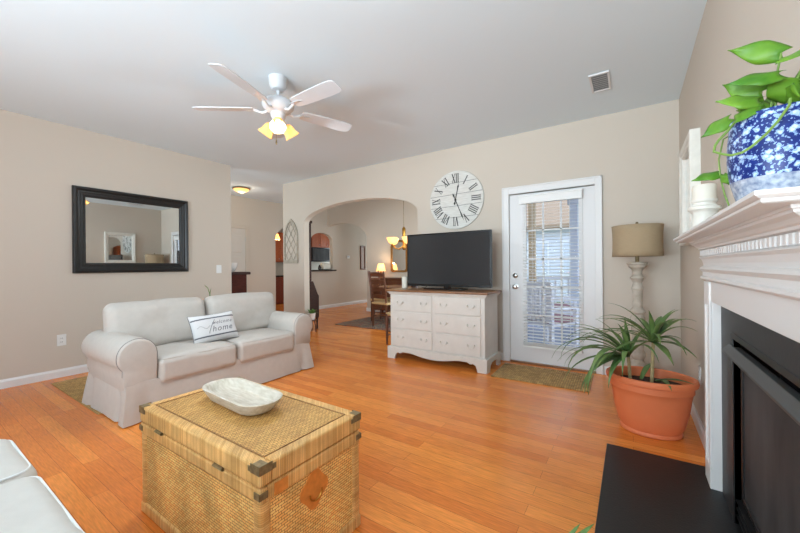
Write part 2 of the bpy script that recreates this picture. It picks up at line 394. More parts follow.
# ------------------------------------------------------------------ setting
XL, XR, YF, H = -5.138, .387, 4.254, 2.74
T = .12; XH = -7.2; YB = -2.5; YD = 7.08; XDR = -2.0
outline = [(-10.1, 4.5), (-7.32, 4.5), (-7.32, 1.3), (-5.3, 1.3), (-5.3, YB-T), (XR+T, YB-T), (XR+T, YF+T), (XDR+T, YF+T), (XDR+T, YD+T), (-5.2, YD+T), (-5.2, 10.4), (-7.0, 10.4), (-7.0, 10.9), (-10.1, 10.9)]
struct('floor', MB().prism(outline, 'z', -.1, 0), M_floor)
HD = 3.2                                                     # dining room and corridor are taller
low = [(-10.1, 4.5), (XH-T, 4.5), (XH-T, 1.3), (-5.3, 1.3), (-5.3, YB-T), (XR+T, YB-T), (XR+T, YF+T), (-5.5, YF+T), (-5.5, 5.65), (XH-T, 5.65), (XH-T, 10.9), (-10.1, 10.9)]
struct('ceiling', MB().prism(low, 'z', H, H+.12), M_ceil)
struct('ceiling', MB().box(XH-T, -5.2, 5.65, 10.42, HD, HD+.12).box(-5.5, XDR+T, YF, 7.2, HD, HD+.12), M_ceil)
struct('wall_drop', MB().box(XH, -5.5, 5.62, 5.65, H, HD).box(-5.53, -5.5, YF+T, 5.65, H, HD).box(-5.5, XDR+T, YF+.02, YF+T, H, HD).box(XH-T, XH, 5.62, 10.42, H, HD).box(XDR, XDR+T, YF+T, 7.2, H, HD).box(-5.4, -5.28, YD+T, 10.42, H, HD).box(-7.2, -5.2, 10.3, 10.42, H, HD), 'wall_paint')
def arch_pts(cx, a, zs, rise, n=28, x1=None):
    return [(cx - a*math.cos(PI*i/n), zs + rise*math.sin(PI*i/n)) for i in range(n+1)]
# far wall with archway and door opening
poly = [(-5.5, 0), (-4.92, 0)] + arch_pts(-3.725, 1.195, 1.955, .285) + [(-2.53, 0), (-1.245, 0), (-1.245, 2.022), (-.312, 2.022), (-.312, 0), (XR+T, 0), (XR+T, H), (-5.5, H)]
struct('wall_far', MB().prism(poly, 'y', YF, YF+T), M_wall)
struct('wall_left', box(XL-T, XL, YB, 3.011, 0, H), M_wall)
# right wall with firebox recess and added side window opening
mb = box(XR, XR+T, 2.06, YF, 0, H); mb.box(XR, XR+T, -.3, 1.30, 0, H); mb.box(XR, XR+T, 1.30, 2.06, .86, H); mb.box(XR, XR+T, YB, -1.9, 0, H)
mb.box(XR, XR+T, -1.9, -.3, 0, .5); mb.box(XR, XR+T, -1.9, -.3, 2.4, H)
struct('wall_right', mb, M_wall)
mb = box(XL-T, -3.15, YB-T, YB, 0, H); mb.box(.25, XR+T, YB-T, YB, 0, H); mb.box(-3.15, .25, YB-T, YB, 0, .5); mb.box(-3.15, .25, YB-T, YB, 2.4, H)
struct('wall_rear', mb, M_wall)
mb = MB()
for a, b in ((-3.15, -3.08), (.18, .25), (-1.48, -1.42)): mb.box(a, b, YB-.09, YB-.03, .5, 2.4)
for a, b in ((.5, .57), (2.33, 2.4), (1.42, 1.47)): mb.box(-3.15, .25, YB-.09, YB-.03, a, b)
struct('added_window_1', mb, M_trim)  # unseen rear window, put in to let in fill light
mb = MB()
for a, b in ((-1.9, -1.83), (-.37, -.3)): mb.box(XR+.03, XR+.09, a, b, .5, 2.4)
for a, b in ((.5, .57), (2.33, 2.4), (1.42, 1.47)): mb.box(XR+.03, XR+.09, -1.9, -.3, a, b)
struct('added_window_2', mb, M_trim)  # unseen right-wall window, put in to even the lighting
# long hall wall with kitchen arch (Y 5.3-6.15) and arched pass-through (Y 6.48-7.27)
mbw = MB()
# split so the pass-through is a true hole
left = [(1.3, 0), (5.34, 0)] + arch_pts(5.80, .46, 1.84, .34, 16) + [(6.26, 0), (6.46, 0), (6.46, H), (1.3, H)]
mbw.prism(left, 'x', XH-T, XH)
mbw.box(XH-T, XH, 6.46, 7.28, 0, 1.045)
top = [(6.46, H), (6.46, 1.9)] + arch_pts(6.87, .41, 1.9, .22, 16) + [(7.28, H)]
mbw.prism(top, 'x', XH-T, XH)
mbw.box(XH-T, XH, 7.28, 10.4, 0, H)
struct('wall_hall', mbw, M_wall)
# dining end wall with second arch
a2 = [(-6.75 - .98*math.cos(PI*i/32), 1.9+.47*math.sin(PI*i/32)) for i in range(33)]
a2 = [p for p in a2 if p[0] > XH]
poly = [(XH, HD), (XH, 1.9+.47*math.sqrt(1-(.45/.98)**2))] + a2 + [(-5.77, 0), (XDR, 0), (XDR, HD)]
struct('wall_dining', MB().prism(poly, 'y', YD, YD+T), M_wall)
mb = box(XDR, XDR+T, YF+T, 4.95, 0, H); mb.box(XDR, XDR+T, 6.55, YD+T, 0, H); mb.box(XDR, XDR+T, 4.95, 6.55, 0, .65); mb.box(XDR, XDR+T, 4.95, 6.55, 2.25, H)
struct('wall_side', mb, M_siding)
struct('wall_corridor', box(-5.4, -5.28, YD+T, 10.4, 0, H), M_wall)
struct('wall_foyer', box(XH-T, XL-T, 1.2, 1.32, 0, H), M_wall)
struct('wall_end', box(-7.0, -5.2, 10.3, 10.42, 0, H), M_wall)
mb = box(-10.1, -9.98, 4.5, 10.9, 0, H); mb.box(-10.1, -7.32, 4.5, 4.62, 0, H); mb.box(-10.1, -7.0, 10.8, 10.92, 0, H)
struct('wall_kitchen', mb, M_wall)

# baseboards
def base_prof(mb, axis, at, sgn, a, b, h=.088):
    pr = [(0, 0), (.016*sgn, 0), (.016*sgn, h-.022), (.008*sgn, h-.006), (.006*sgn, h), (0, h)]
    if axis == 'y': mb.prism([(at+p[0], p[1]) for p in pr], 'y', a, b)      # runs along y
    else: mb.prism([(at+p[0], p[1]) for p in pr], 'x', a, b)                # runs along x
    return mb
struct('baseboard_left', base_prof(MB(), 'y', XL, 1, YB, 3.011), M_trim)
struct('baseboard_right', base_prof(MB(), 'y', XR, -1, 2.56, YF), M_trim)
mb = MB()
for a, b in ((-5.5, -4.93), (-2.52, -1.325), (-.248, XR)): base_prof(mb, 'x', YF, -1, a, b)
struct('baseboard_far', mb, M_trim)
mb = base_prof(MB(), 'y', XH, 1, 1.32, 3.7); base_prof(mb, 'y', XH, 1, 4.62, 5.26); base_prof(mb, 'y', XH, 1, 6.26, 10.3)
struct('baseboard_hall', mb, M_trim)
mb = base_prof(MB(), 'x', YD, -1, -5.77, XDR); mb.box(-5.786, -5.77, YD-.016, YD+T, 0, .088)
struct('baseboard_dining', mb, M_trim)

# glazed door ------------------------------------------------------
d = thing('door_1', 'x', 'door'); del d['label']; del d['category']; d['kind'] = 'structure'
d.location = (-.778, YF, 0); ORG[d.name] = (-.778, YF, 0)
mb = box(-1.318, -1.235, YF-.022, YF, 0, 2.105); mb.box(-.322, -.255, YF-.022, YF, 0, 2.105); mb.box(-1.235, -.322, YF-.022, YF, 2.02, 2.105)
mb.box(-1.318, -1.30, YF-.03, YF, 0, 2.105); mb.box(-.273, -.255, YF-.03, YF, 0, 2.105); mb.box(-1.318, -.255, YF-.03, YF, 2.088, 2.105)
mb.build('door_casing', M_trim, d, world=True, bevel=.004)
DY0, DY1 = YF+.012, YF+.056
mb = box(-1.236, -1.045, DY0, DY1, .016, 2.012); mb.box(-.472, -.32, DY0, DY1, .016, 2.012); mb.box(-1.045, -.472, DY0, DY1, 1.905, 2.012); mb.box(-1.045, -.472, DY0, DY1, .016, .235)
mb.build('door_slab', M_door, d, world=True)
mb = MB()
for a, b, c, e in ((-1.075, -1.035, .205, 1.935), (-.482, -.442, .205, 1.935)): mb.box(a, b, DY0-.012, DY0+.004, c, e)
for c, e in ((.205, .245), (1.895, 1.935)): mb.box(-1.035, -.482, DY0-.012, DY0+.004, c, e)
mb.build('lite_frame', M_door, d, world=True, bevel=.004)
mb = MB()
for k in (1, 2): x = -1.045+.573*k/3; mb.box(x-.009, x+.009, DY0+.008, DY0+.03, .235, 1.905)
for k in range(1, 5): z = .235+1.67*k/5; mb.box(-1.045, -.472, DY0+.008, DY0+.03, z-.009, z+.009)
mb.build('muntin_grid', M_door, d, world=True)
box(-1.045, -.472, DY0+.016, DY0+.022, .235, 1.905).build('glass_pane', M_glass, d, world=True)
R90 = Matrix.Rotation(PI/2, 4, 'X')
kn = MB().lathe([(.031, 0), (.031, .008), (.012, .012), (.012, .036), (.022, .042), (.028, .052), (.026, .064), (.012, .07)], (-1.168, DY0, .905), 20, M=R90)
kn.build('door_knob', M_chrome, d, world=True, smooth=True)
MB().lathe([(.03, 0), (.03, .01), (.024, .016), (.01, .018), (.01, .03), (.004, .032)], (-1.17, DY0, 1.04), 20, M=R90).build('deadbolt', M_chrome, d, world=True, smooth=True)
for z in (1.78, 1.05, .25): MB().tube([(-.314, YF-.008, z-.045), (-.314, YF-.008, z+.045)], .008, 8).build('hinge', M_chrome, d, world=True)
box(-1.236, -.32, YF-.02, YF+T, 0, .018).build('threshold', M_walnut, d, world=True, bevel=.004)
# hall door
d2 = thing('door_2', 'x', 'door'); del d2['label']; del d2['category']; d2['kind'] = 'structure'; d2.location = (XH, 4.15, 0); ORG[d2.name] = (XH, 4.15, 0)
mb = box(XH, XH+.02, 3.7, 3.78, 0, 2.1); mb.box(XH, XH+.02, 4.54, 4.62, 0, 2.1); mb.box(XH, XH+.02, 3.78, 4.54, 2.03, 2.1); mb.build('door_casing', M_wall, d2, world=True, bevel=.004)
mb = box(XH, XH+.008, 3.78, 4.54, .01, 2.03); mb.build('door_slab', M_halldoor_shade, d2, world=True)
mb = MB()
for y in (3.86, 4.2):
    for z0, z1 in ((.2, .75), (.85, 1.4), (1.5, 1.88)): mb.box(XH+.004, XH+.014, y, y+.26, z0, z1)
mb.build('door_panel', M_halldoor_shade, d2, world=True, bevel=.006)
for z in (1.8, 1.0, .3): MB().tube([(XH+.016, 4.54, z-.045), (XH+.016, 4.54, z+.045)], .007, 8).build('hinge', M_chrome, d2, world=True)

# ------------------------------------------------------------------ blind on the door
t = thing('window_blind', 'white slatted blind lowered over the glazed back door, slats open', 'blind', (-.775, YF-.03, .18))
mb = box(-1.108, -.441, YF-.055, YF-.002, 1.885, 1.985); mb.box(-1.114, -.435, YF-.06, YF-.002, 1.965, 1.985); mb.build('valance', M_white_plastic, t, world=True, bevel=.004)
mb = MB(); z = .285
while z < 1.88:
    mb.add([(-1.07, YF-.047, z-.003), (-.456, YF-.047, z-.003), (-.456, YF-.016, z+.003), (-1.07, YF-.016, z+.003),
            (-1.07, YF-.047, z-.0045), (-.456, YF-.047, z-.0045), (-.456, YF-.016, z+.0015), (-1.07, YF-.016, z+.0015)],
           [(0,1,2,3), (7,6,5,4), (0,4,5,1), (1,5,6,2), (2,6,7,3), (3,7,4,0)]); z += .0375
mb.build('slats', M_white_plastic, t, world=True)
mb = MB()
for x in (-.96, -.565): mb.tube([(x, YF-.048, .22), (x, YF-.048, 1.9)], .0012, 5); mb.tube([(x, YF-.015, .22), (x, YF-.015, 1.9)], .0012, 5)
mb.build('ladder_cord', M_white_plastic, t, world=True)
mb = box(-1.075, -.452, YF-.05, YF-.012, .20, .225)
for k in range(6): mb.box(-1.07, -.456, YF-.048, YF-.014, .229+k*.006, .232+k*.006)
mb.build('bottom_rail', M_white_plastic, t, world=True)
MB().tube([(-1.03, YF-.058, 1.885), (-1.03, YF-.06, 1.3)], .004, 6).build('tilt_wand', M_white_plastic, t, world=True)

# ------------------------------------------------------------------ outside the door
struct('ground', box(-14, 20, 4.6, 40, -.5, -.4), M_lawn).name = 'trim_1'
struct('trim_2', box(XDR+T, 5, YF+T, 8.4, -.16, -.06), M_deck)
t = thing('porch_railing', 'white porch railing with upright balusters outside the glass door', 'railing', (-.5, 8.2, -.06))
mb = box(XDR+T, 3.5, 8.17, 8.25, .86, .92); mb.box(XDR+T, 3.5, 8.18, 8.23, .06, .11); mb.build('rail', M_patio, t, world=True)
x = XDR+.2; mb = MB()
while x < 3.4: mb.box(x, x+.035, 8.19, 8.225, .1, .87); x += .13
mb.build('balusters', M_patio, t, world=True)
tag(MB().box(-1.08, -.92, 8.0, 8.16, -.06, 2.6).box(-1.11, -.89, 7.97, 8.19, 2.42, 2.6).box(-1.11, -.89, 7.97, 8.19, -.06, .1).build('porch_column', M_outgrey, None, bevel=.01), 'blue grey square porch column right of centre outside the glass door', 'column')
t = thing('porch_beam', 'tan wooden porch beam and post across the top of the door view', 'beam', (-1.5, 8.3, 2.3))
box(XDR+T, 3.5, 8.0, 8.16, 2.6, 2.82).build('beam', M_outpost, t, world=True)
box(XDR+T, XDR+T+.13, 7.9, 8.03, -.06, 2.6).build('post', M_outpost, t, world=True)
struct('trim_3', box(XDR+T, 5, YF+T, 8.5, 2.82, 2.9), M_outpost)
t = thing('neighbour_house', 'pale sided house with tan gabled roof beyond the porch', 'house', (-3.5, 17, -.4))
MB().prism([(-9, -.4), (-1.5, -.4), (-1.5, 2.75), (-9, 2.75)], 'y', 16, 22).build('siding_wall', M_siding, t, world=True)
MB().loft([[(-9.4, 15.5, 2.7), (-1.1, 15.5, 2.7), (-1.1, 22.5, 2.7), (-9.4, 22.5, 2.7)], [(-9.4, 15.5, 2.85), (-1.1, 15.5, 2.85), (-1.1, 22.5, 2.85), (-9.4, 22.5, 2.85)], [(-7.5, 18.6, 5.6), (-3.2, 18.6, 5.6), (-3.2, 19.4, 5.6), (-7.5, 19.4, 5.6)]]).build('roof', M_roof, t, world=True)
for x in (-3.4, -2.0): 
    f = box(x-.45, x+.45, 15.95, 16.02, .7, 2.2).build('window', M_patio, t, world=True)
    box(x-.38, x+.38, 15.93, 15.96, .78, 2.12).build('pane', M_outgrey, f, world=True)
# patio chairs
def patio_chair():
    t = thing('patio_chair', 'white wooden porch chair with mauve cushion, nearer to the glass door', 'chair', (-1.05, 5.6, -.06), 2.6)
    mb = MB()
    for x in (-.27, .27):
        mb2 = box(x-.025, x+.025, -.28, -.23, 0, .6).build('leg', M_patio, t); box(x-.025, x+.025, .22, .27, 0, .9).build('leg', M_patio, t)
        box(x-.045, x+.045, -.32, .25, .58, .61).build('armrest', M_patio, t)
    box(-.27, .27, -.28, .25, .34, .38).build('seat', M_patio, t)
    for k in range(6): mb.box(-.24+k*.085, -.18+k*.085, .23, .255, .4, .98)
    mb.box(-.27, .27, .225, .26, .92, .97); mb.build('backrest', M_patio, t)
    MB().rbox((0, -.02, .42), (.25, .24, .05), .04, 3, 4).build('cushion', M_redseat, t, smooth=True)
    return t
pc = patio_chair(); pc['group'] = 'porch chairs'
dup(pc, (-1.2, 7.1, -.06), 2.0, 'white wooden porch chair with mauve cushion, farther back by the railing', 'porch chairs')

# ------------------------------------------------------------------ sofas
def wr(amp, sc, seed):
    def f(p):
        q = Vector((p[0]*sc+seed, p[1]*sc-seed, p[2]*sc+2*seed)); return amp*noise.noise(q)
    return f
def make_sofa(label, loc, rz, W, cush, fabric, piping, seat_top=.455, seat_d=.58, seed=0, backs=2, soft=.05, arm_in=0, cush_pipe=None):
    """front is local -y; cush: seat cushion x-intervals"""
    t = thing('slipcovered_sofa', label, 'sofa', loc, rz)
    hw = W/2; nz1 = wr(.010, 3.2, seed); nz2 = wr(.005, 9, seed+3)
    # skirted base: perimeter panels flaring to the floor with a pleat at each corner
    mb = MB(); rings = []
    x0, y0, y1 = hw-.06, -.445, .37; per = []
    nx, ny = 44, 22
    def side(a, b, n):
        return [(a[0]+(b[0]-a[0])*i/n, a[1]+(b[1]-a[1])*i/n) for i in range(n)]
    pts = side((-x0, y0), (x0, y0), nx)+side((x0, y0), (x0, y1), ny)+side((x0, y1), (-x0, y1), nx)+side((-x0, y1), (-x0, y0), ny)
    nrm = [(0, -1)]*nx+[(1, 0)]*ny+[(0, 1)]*nx+[(-1, 0)]*ny
    for z in (.013, .03, .08, .13, .18, .22, .26, .29, .30):
        fl = (.30-z)/.29; ring = []
        for i, (p, n) in enumerate(zip(pts, nrm)):
            cx = min(abs(abs(p[0])-x0), 9); cy = min(abs(p[1]-y0), abs(p[1]-y1)); corner = math.hypot(cx, cy)
            off = .030*fl + (nz1((p[0], p[1], z*.5))*1.3+nz2((p[0]*1.5, p[1]*1.5, z*.4)))*fl
            dx, dy = (n[0], n[1])
            if corner < .12:
                k = 1-corner/.12; dx += (1 if p[0] > 0 else -1)*k*.9*abs(n[1]); dy += (1 if p[1] > 0 else -1)*k*.9*abs(n[0])
                off += .012*fl*k
            if .09 < corner < .135: off -= .028*fl          # slit of the corner pleat
            hz = z - (.004 if z < .02 else 0)
            ring.append((p[0]+dx*off, p[1]+dy*off, hz))
        rings.append(ring)
    mb.loft(rings); mb.build('skirt', fabric, t, smooth=True, angle=60)
    # arms
    for sg in (-1, 1):
        xi = cush[0][0] if sg < 0 else cush[-1][1]
        cx, rad = (-hw+.135), .135
        prof = [(xi+.0 if sg < 0 else -xi, .2)]
        xin = -abs(xi)
        prof = [(xin, .2), (xin, .40)]
        for i in range(0, 25):
            a = PI*(.02+1.22*i/24); prof.append((cx+ (rad if a > PI/2 else (xin-cx))*math.cos(a), .5+rad*math.sin(a)))
        prof += [(-hw+.035, .36), (-hw+.03, .28), (-hw+.03, .2)]
        mx, mz = -hw+.13, .46; rings = []
        for y, s in ((-.452+arm_in, .86), (-.449+arm_in, .94), (-.438+arm_in, .985), (-.42+arm_in, 1.0), (-.3+arm_in*.6, 1.0), (-.15, 1), (0, 1), (.12, 1), (.24, 1.0), (.33, 1.0), (.36, .96), (.37, .85)):
            ring = []
            for (px, pz) in prof:
                q = [mx+(px-mx)*s, mz+(pz-mz)*s]
                k = nz1((px*.7, y*2, pz))*1.3+nz2((px, y, pz))*1.2
                if -.43 < y < .33 and pz > .3: q[0] += (q[0]-mx)*k*3; q[1] += (q[1]-mz)*k*2
                if q[1] < .31: q[0] += .03*min(1, (.31-q[1])/.04)*(1 if q[0] < mx else 0)
                ring.append((q[0]*(-sg), max(y, -.43+arm_in) if q[1] < .295 else y, q[1]))
            rings.append(ring)
        a = MB().loft(rings).build('arm', fabric, t, smooth=True, angle=70)
        rim = [((mx+(p[0]-mx)*.992)*(-sg), -.438+arm_in, mz+(p[1]-mz)*.992) for p in prof if p[1] > .31]
        MB().tube(rim, .0024, 6).build('piping', piping, a, smooth=True)
    # back frame
    MB().rbox((0, .33, .46), (hw-.2, .08, .27), .06, 4, 10).build('back_frame', fabric, t, smooth=True)
    # seat cushions
    for k, (a, b) in enumerate(cush):
        w2 = (b-a)/2-.004; hz = .105
        def warp(u, p, k=k):
            cr = max(0, 1-u[0]**2)*max(0, 1-u[1]**2)
            z = p.z+ (.022*cr if u[2] > .2 else 0) + nz2((p.x+k*3, p.y, p.z))*1.3 + nz1((p.x*2+k, p.y*2, 0))*.8*(1 if u[2] > 0 else 0)
            return (p.x, p.y, z)
        yf, yb = -.47, -.47+seat_d
        c = MB().rbox(((a+b)/2, (yf+yb)/2, seat_top-hz), (w2, (yb-yf)/2, hz), soft, 5, 14, warp).build('seat_cushion', fabric, t, smooth=True, angle=80)
        e = soft*.29; lx, ly = w2-e, (yb-yf)/2-e; cr_ = soft*.8
        for zz in (seat_top-e, seat_top-2*hz+e):
            loop = []
            for q, (sx, sy) in enumerate(((1, 1), (-1, 1), (-1, -1), (1, -1))):
                for i in range(5):
                    an = PI/2*q+PI/2*i/4; loop.append(((a+b)/2+sx*(lx-cr_)+cr_*math.cos(an), (yf+yb)/2+sy*(ly-cr_)+cr_*math.sin(an), zz))
            MB().tube(loop, .0042, 6, True).build('piping', cush_pipe or fabric, c, smooth=True)
    # back cushions, spreading over the arms
    bw = (hw-.095)*2/backs
    for k in range(backs):
        xa = -hw+.095+k*bw; 
        def warp(u, p, k=k):
            bul = max(0, 1-u[0]**4)*max(0, 1-u[2]**4)
            y = p.y + (-.035*bul if u[1] < 0 else 0) + nz1((p.x*1.6+k*5, p.z*1.6, 1))*1.8+nz2((p.x*1.3+k*5, p.z*1.3, 1))*1.3
            z = p.z + (.012*(1-abs(u[0])**3) if u[2] > .3 else 0) + nz2((p.x*.6, k, p.z*.3))*1.5
            return (p.x, y+.16*(p.z), z)
        MB().rbox((xa+bw/2, .15, .645), (bw/2-.006, .085, .215), .07, 5, 14, warp).build('back_cushion', fabric, t, smooth=True, angle=80)
    return t
sofa = make_sofa('off-white slipcovered two-seat sofa with rolled arms facing the wicker trunk', (-3.55, 1.875, 0), PI/2, 1.86, [(-.665, -.002), (.002, .665)], M_slip, M_pipe)
sofa2 = make_sofa('white sofa seat cushions with pale piping at the lower left corner of the photo', (-1.465, -.165, 0), PI, 1.86, [(-.665, -.365), (-.362, .222), (.225, .665)], M_slip2, M_pipe_l, seat_top=.495, seed=11, soft=.06, arm_in=.15, cush_pipe=M_pipe_l)

# throw pillow
t = thing('throw_pillow', 'white lumbar pillow with grey stripes and script lettering on the sofa', 'pillow', (-3.36, 1.772, .47))
PW, PH, PT = .215, .14, .06
def pil_h(u, v): return PT*max(0, (1-u**4))**.5*max(0, (1-v**4))**.5
def pil_xy(u, v): return (u*PW*(1-.05*(1-v*v)), v*PH*(1-.08*(1-u*u)))
PM = Matrix.Translation((-3.36, 1.79, .588)) @ Matrix.Rotation(.035, 4, 'X') @ Matrix.Rotation(-.40, 4, 'Y') @ Matrix(((0, 0, 1, 0), (1, 0, 0, 0), (0, 1, 0, 0), (0, 0, 0, 1)))
mb = MB(); n = 26
def pgrid(sg):
    vs = []; fs = []
    for i in range(n+1):
        for j in range(n+1):
            u, v = -math.cos(PI*i/n), -math.cos(PI*j/n); x, y = pil_xy(u, v); vs.append((x, y, sg*pil_h(u, v)+.003*noise.noise(Vector((x*14, y*14, sg)))*pil_h(u, v)/PT))
    for i in range(n):
        for j in range(n): fs.append((i*(n+1)+j, (i+1)*(n+1)+j, (i+1)*(n+1)+j+1, i*(n+1)+j+1))
    return vs, fs
mb.add(*pgrid(1)); mb.add(*pgrid(-1)); mb.xf(PM)
M_pil = mat('pillow_cotton', (212, 212, 212), .9, bump=.1, bscale=300)
M_ink = mat('pillow_print_grey', (96, 98, 104), .9)
mb.build('cover', M_pil, t, smooth=True, world=True)
loop = []
for a, b in (((-1, -1), (1, -1)), ((1, -1), (1, 1)), ((1, 1), (-1, 1)), ((-1, 1), (-1, -1))):
    for i in range(14): s_ = i/14; u, v = a[0]+(b[0]-a[0])*s_, a[1]+(b[1]-a[1])*s_; x, y = pil_xy(u, v); loop.append((PM @ Vector((x, y, 0)))[:])
MB().tube(loop, .003, 6, True).build('piping', M_ink, t, smooth=True, world=True)
def on_pillow(x, y, lift=.0015):
    u, v = max(-.99, min(.99, x/PW/.975)), max(-.98, min(.98, y/PH/.95)); return (PM @ Vector((x, y, pil_h(u, v)+lift)))[:]
for y in (.085, -.085):
    rows = [[on_pillow(-PW*.965+2*PW*.965*i/30, y+dy, .002) for i in range(31)] for dy in (-.006, .006)]
    MB().loft(rows, cap=False, closed_u=False).build('stripe', M_ink, t, world=True)
for body, size, ox, oy in (('welcome', .048, .055, .020), ('home', .078, .042, -.050)):
    tm = text_mb(body, size, 0, .35, 1.15); tm.v = [on_pillow(p[0]+ox, p[1]+oy, .0025) for p in tm.v]
    tm.build('lettering', M_ink, t, world=True)
sw = [on_pillow(-.175+.11*i/24, .005+.014*math.sin(i/24*PI*2.2), .003) for i in range(25)]
MB().tube(sw, .0012, 5).build('flourish', M_ink, t, world=True)
sw = [on_pillow(-.085+.075*i/16, -.06+.125*(i/16)**.8, .003) for i in range(17)]
MB().tube(sw, .002, 5).build('flourish', M_ink, t, world=True)

# ------------------------------------------------------------------ wicker trunk
TX0, TX1, TY0, TY1, TH = -1.965, -1.025, .692, 1.195, .505
t = thing('wicker_trunk', 'woven wicker trunk with brass corners in front of the sofa', 'trunk', ((TX0+TX1)/2, (TY0+TY1)/2, 0))
box(TX0+.008, TX1-.008, TY0+.008, TY1-.008, .0, .385).build('body', M_weave_s, t, world=True)
for x in (TX0, TX1-.045):
    for y in (TY0, TY1-.045): box(x, x+.045, y, y+.045, .0, .385).build('corner_post', M_wrap_v, t, world=True, bevel=.012)
def band(z0, z1, e, mname, nm, wdt=.03):
    mb = box(TX0-e, TX1+e, TY0-e, TY0+wdt, z0, z1); mb.box(TX0-e, TX1+e, TY1-wdt, TY1+e, z0, z1)
    mb.box(TX0-e, TX0+wdt, TY0+wdt, TY1-wdt, z0, z1); mb.box(TX1-wdt, TX1+e, TY0+wdt, TY1-wdt, z0, z1); return mb.build(nm, mname, t, world=True, bevel=.008)
band(.0, .05, .003, M_wrap_s, 'base_band'); band(.375, .428, .002, M_wrap_s, 'rim_band')
lid = band(.433, TH, .004, M_wrap_s, 'lid', .045)
box(TX0+.04, TX1-.04, TY0+.04, TY1-.04, .44, TH-.003).build('woven_panel', M_weave_t, lid, world=True)
mb = MB()
for a in range(2):
    mb.tube([(TX0+.046, TY0+.046+a*(TY1-TY0-.092), TH-.002), (TX1-.046, TY0+.046+a*(TY1-TY0-.092), TH-.002)], .003, 6)
    mb.tube([(TX0+.046+a*(TX1-TX0-.092), TY0+.046, TH-.002), (TX0+.046+a*(TX1-TX0-.092), TY1-.046, TH-.002)], .003, 6)
M_braid = mat('braided_edge', (150, 104, 56), .7, var=.4, vscale=120)
mb.build('braid', M_braid, lid, world=True)
for x, sx in ((TX0-.006, 1), (TX1+.006, -1)):
    for y, sy in ((TY0-.006, 1), (TY1+.006, -1)):
        mb = MB()
        mb.box(x, x+sx*.052, y, y+sy*.003, TH-.030, TH+.002); mb.box(x, x+sx*.003, y, y+sy*.052, TH-.030, TH+.002); mb.box(x, x+sx*.042, y, y+sy*.034, TH-.001, TH+.002)
        mb.box(x+sx*.052, x+sx*.066, y, y+sy*.003, TH-.028, TH-.008); mb.box(x, x+sx*.003, y+sy*.052, y+sy*.066, TH-.028, TH-.008)
        mb.build('corner_bracket', M_brass2, t, world=True, bevel=.0015)
        mb = MB(); mb.box(x, x+sx*.034, y, y+sy*.003, .392, .416); mb.box(x, x+sx*.003, y, y+sy*.034, .392, .416)
        mb.build('corner_bracket', M_brass2, t, world=True, bevel=.0015)
for x in (-1.76, -1.27):
    mb = box(x-.03, x+.03, TY0-.008, TY0, .424, .437); mb.tube([(x-.03, TY0-.008, .431), (x+.03, TY0-.008, .431)], .005, 6); mb.build('hinge', M_brass2, t, world=True)
# copper clasp plate on the end
mb = MB(); pl = []
for i in range(28):
    a = 2*PI*i/28; r = .070*(1+.12*math.cos(4*a+.2)); pl.append((.932+r*.92*math.cos(a), .303+r*math.sin(a)))
mb.prism(pl, 'x', TX1-.01, TX1-.004); cp = mb.build('clasp_plate', M_copper, t, world=True, bevel=.001)
MB().tube([(TX1+.004, .932+.03*math.cos(a), .293+.03*math.sin(a)) for a in [PI+PI*i/12 for i in range(13)]], .0035, 6).build('clasp_ring', M_brass, cp, world=True, smooth=True)
box(TX1+.0, TX1+.006, .745, .80, .382, .424).build('leather_tab', M_copper, t, world=True)

# dough bowl on trunk
def stadium(a, b, n=64):
    """straight-sided oval: half length a, half width b"""
    out = []; c = a-b; per = 4*c+2*PI*b
    for i in range(n):
        d = per*i/n
        if d < 2*c: out.append((-c+d, -b)); continue
        d -= 2*c
        if d < PI*b: t_ = d/b-PI/2; out.append((c+b*math.cos(t_), b*math.sin(t_))); continue
        d -= PI*b
        if d < 2*c: out.append((c-d, b)); continue
        t_ = (d-2*c)/b+PI/2; out.append((-c+b*math.cos(t_), b*math.sin(t_)))
    return out
t = thing('dough_bowl', 'white washed oval wooden dough bowl lying on the wicker trunk', 'bowl', (-1.578, .968, TH+.003), -.06)
rings = []
for (sa, sb, z) in ((.192, .08, 0), (.204, .092, .006), (.246, .116, .052), (.252, .121, .060), (.247, .116, .062), (.232, .102, .060), (.226, .096, .054), (.206, .080, .026), (.17, .056, .022), (.1, .03, .022)):
    rings.append([(p[0], p[1], z) for p in stadium(sa*1.03, sb*.86)])
MB().loft(rings).build('bowl_body', M_whitewash, t, smooth=True, angle=50)

# ------------------------------------------------------------------ left wall: mirror, switch, outlet
def frame_x(x_face, sgn, y0, y1, z0, z1, wd, prof):
    """picture-frame ring on a wall X=x_face protruding sgn; prof: list of (inset 0..1 of wd, depth)"""
    mb = MB(); rings = []
    for ins, dep in prof:
        i = ins*wd; x = x_face+sgn*dep
        rings.append([(x, y0+i, z0+i), (x, y1-i, z0+i), (x, y1-i, z1-i), (x, y0+i, z1-i)])
    vs = [p for r in rings for p in r]; fs = []
    for j in range(len(rings)):
        j2 = (j+1) % len(rings)
        for i in range(4): fs.append((j*4+i, j*4+(i+1) % 4, j2*4+(i+1) % 4, j2*4+i))
    return mb.add(vs, fs)
t = thing('wall_mirror', 'large rectangular mirror in a wide black frame on the left wall', 'mirror', (XL+.02, 1.775, 1.12))
frame_x(XL, 1, 1.178, 2.377, 1.118, 2.09, .115, [(0, .002), (0, .03), (.08, .042), (.25, .044), (.4, .03), (.55, .03), (.62, .024), (.8, .026), (.86, .018), (1, .016), (1, .002)]).build('frame', M_black, t, world=True, bevel=.003)
box(XL+.002, XL+.014, 1.28, 2.275, 1.22, 1.99).build('glass', M_mirror, t, world=True)
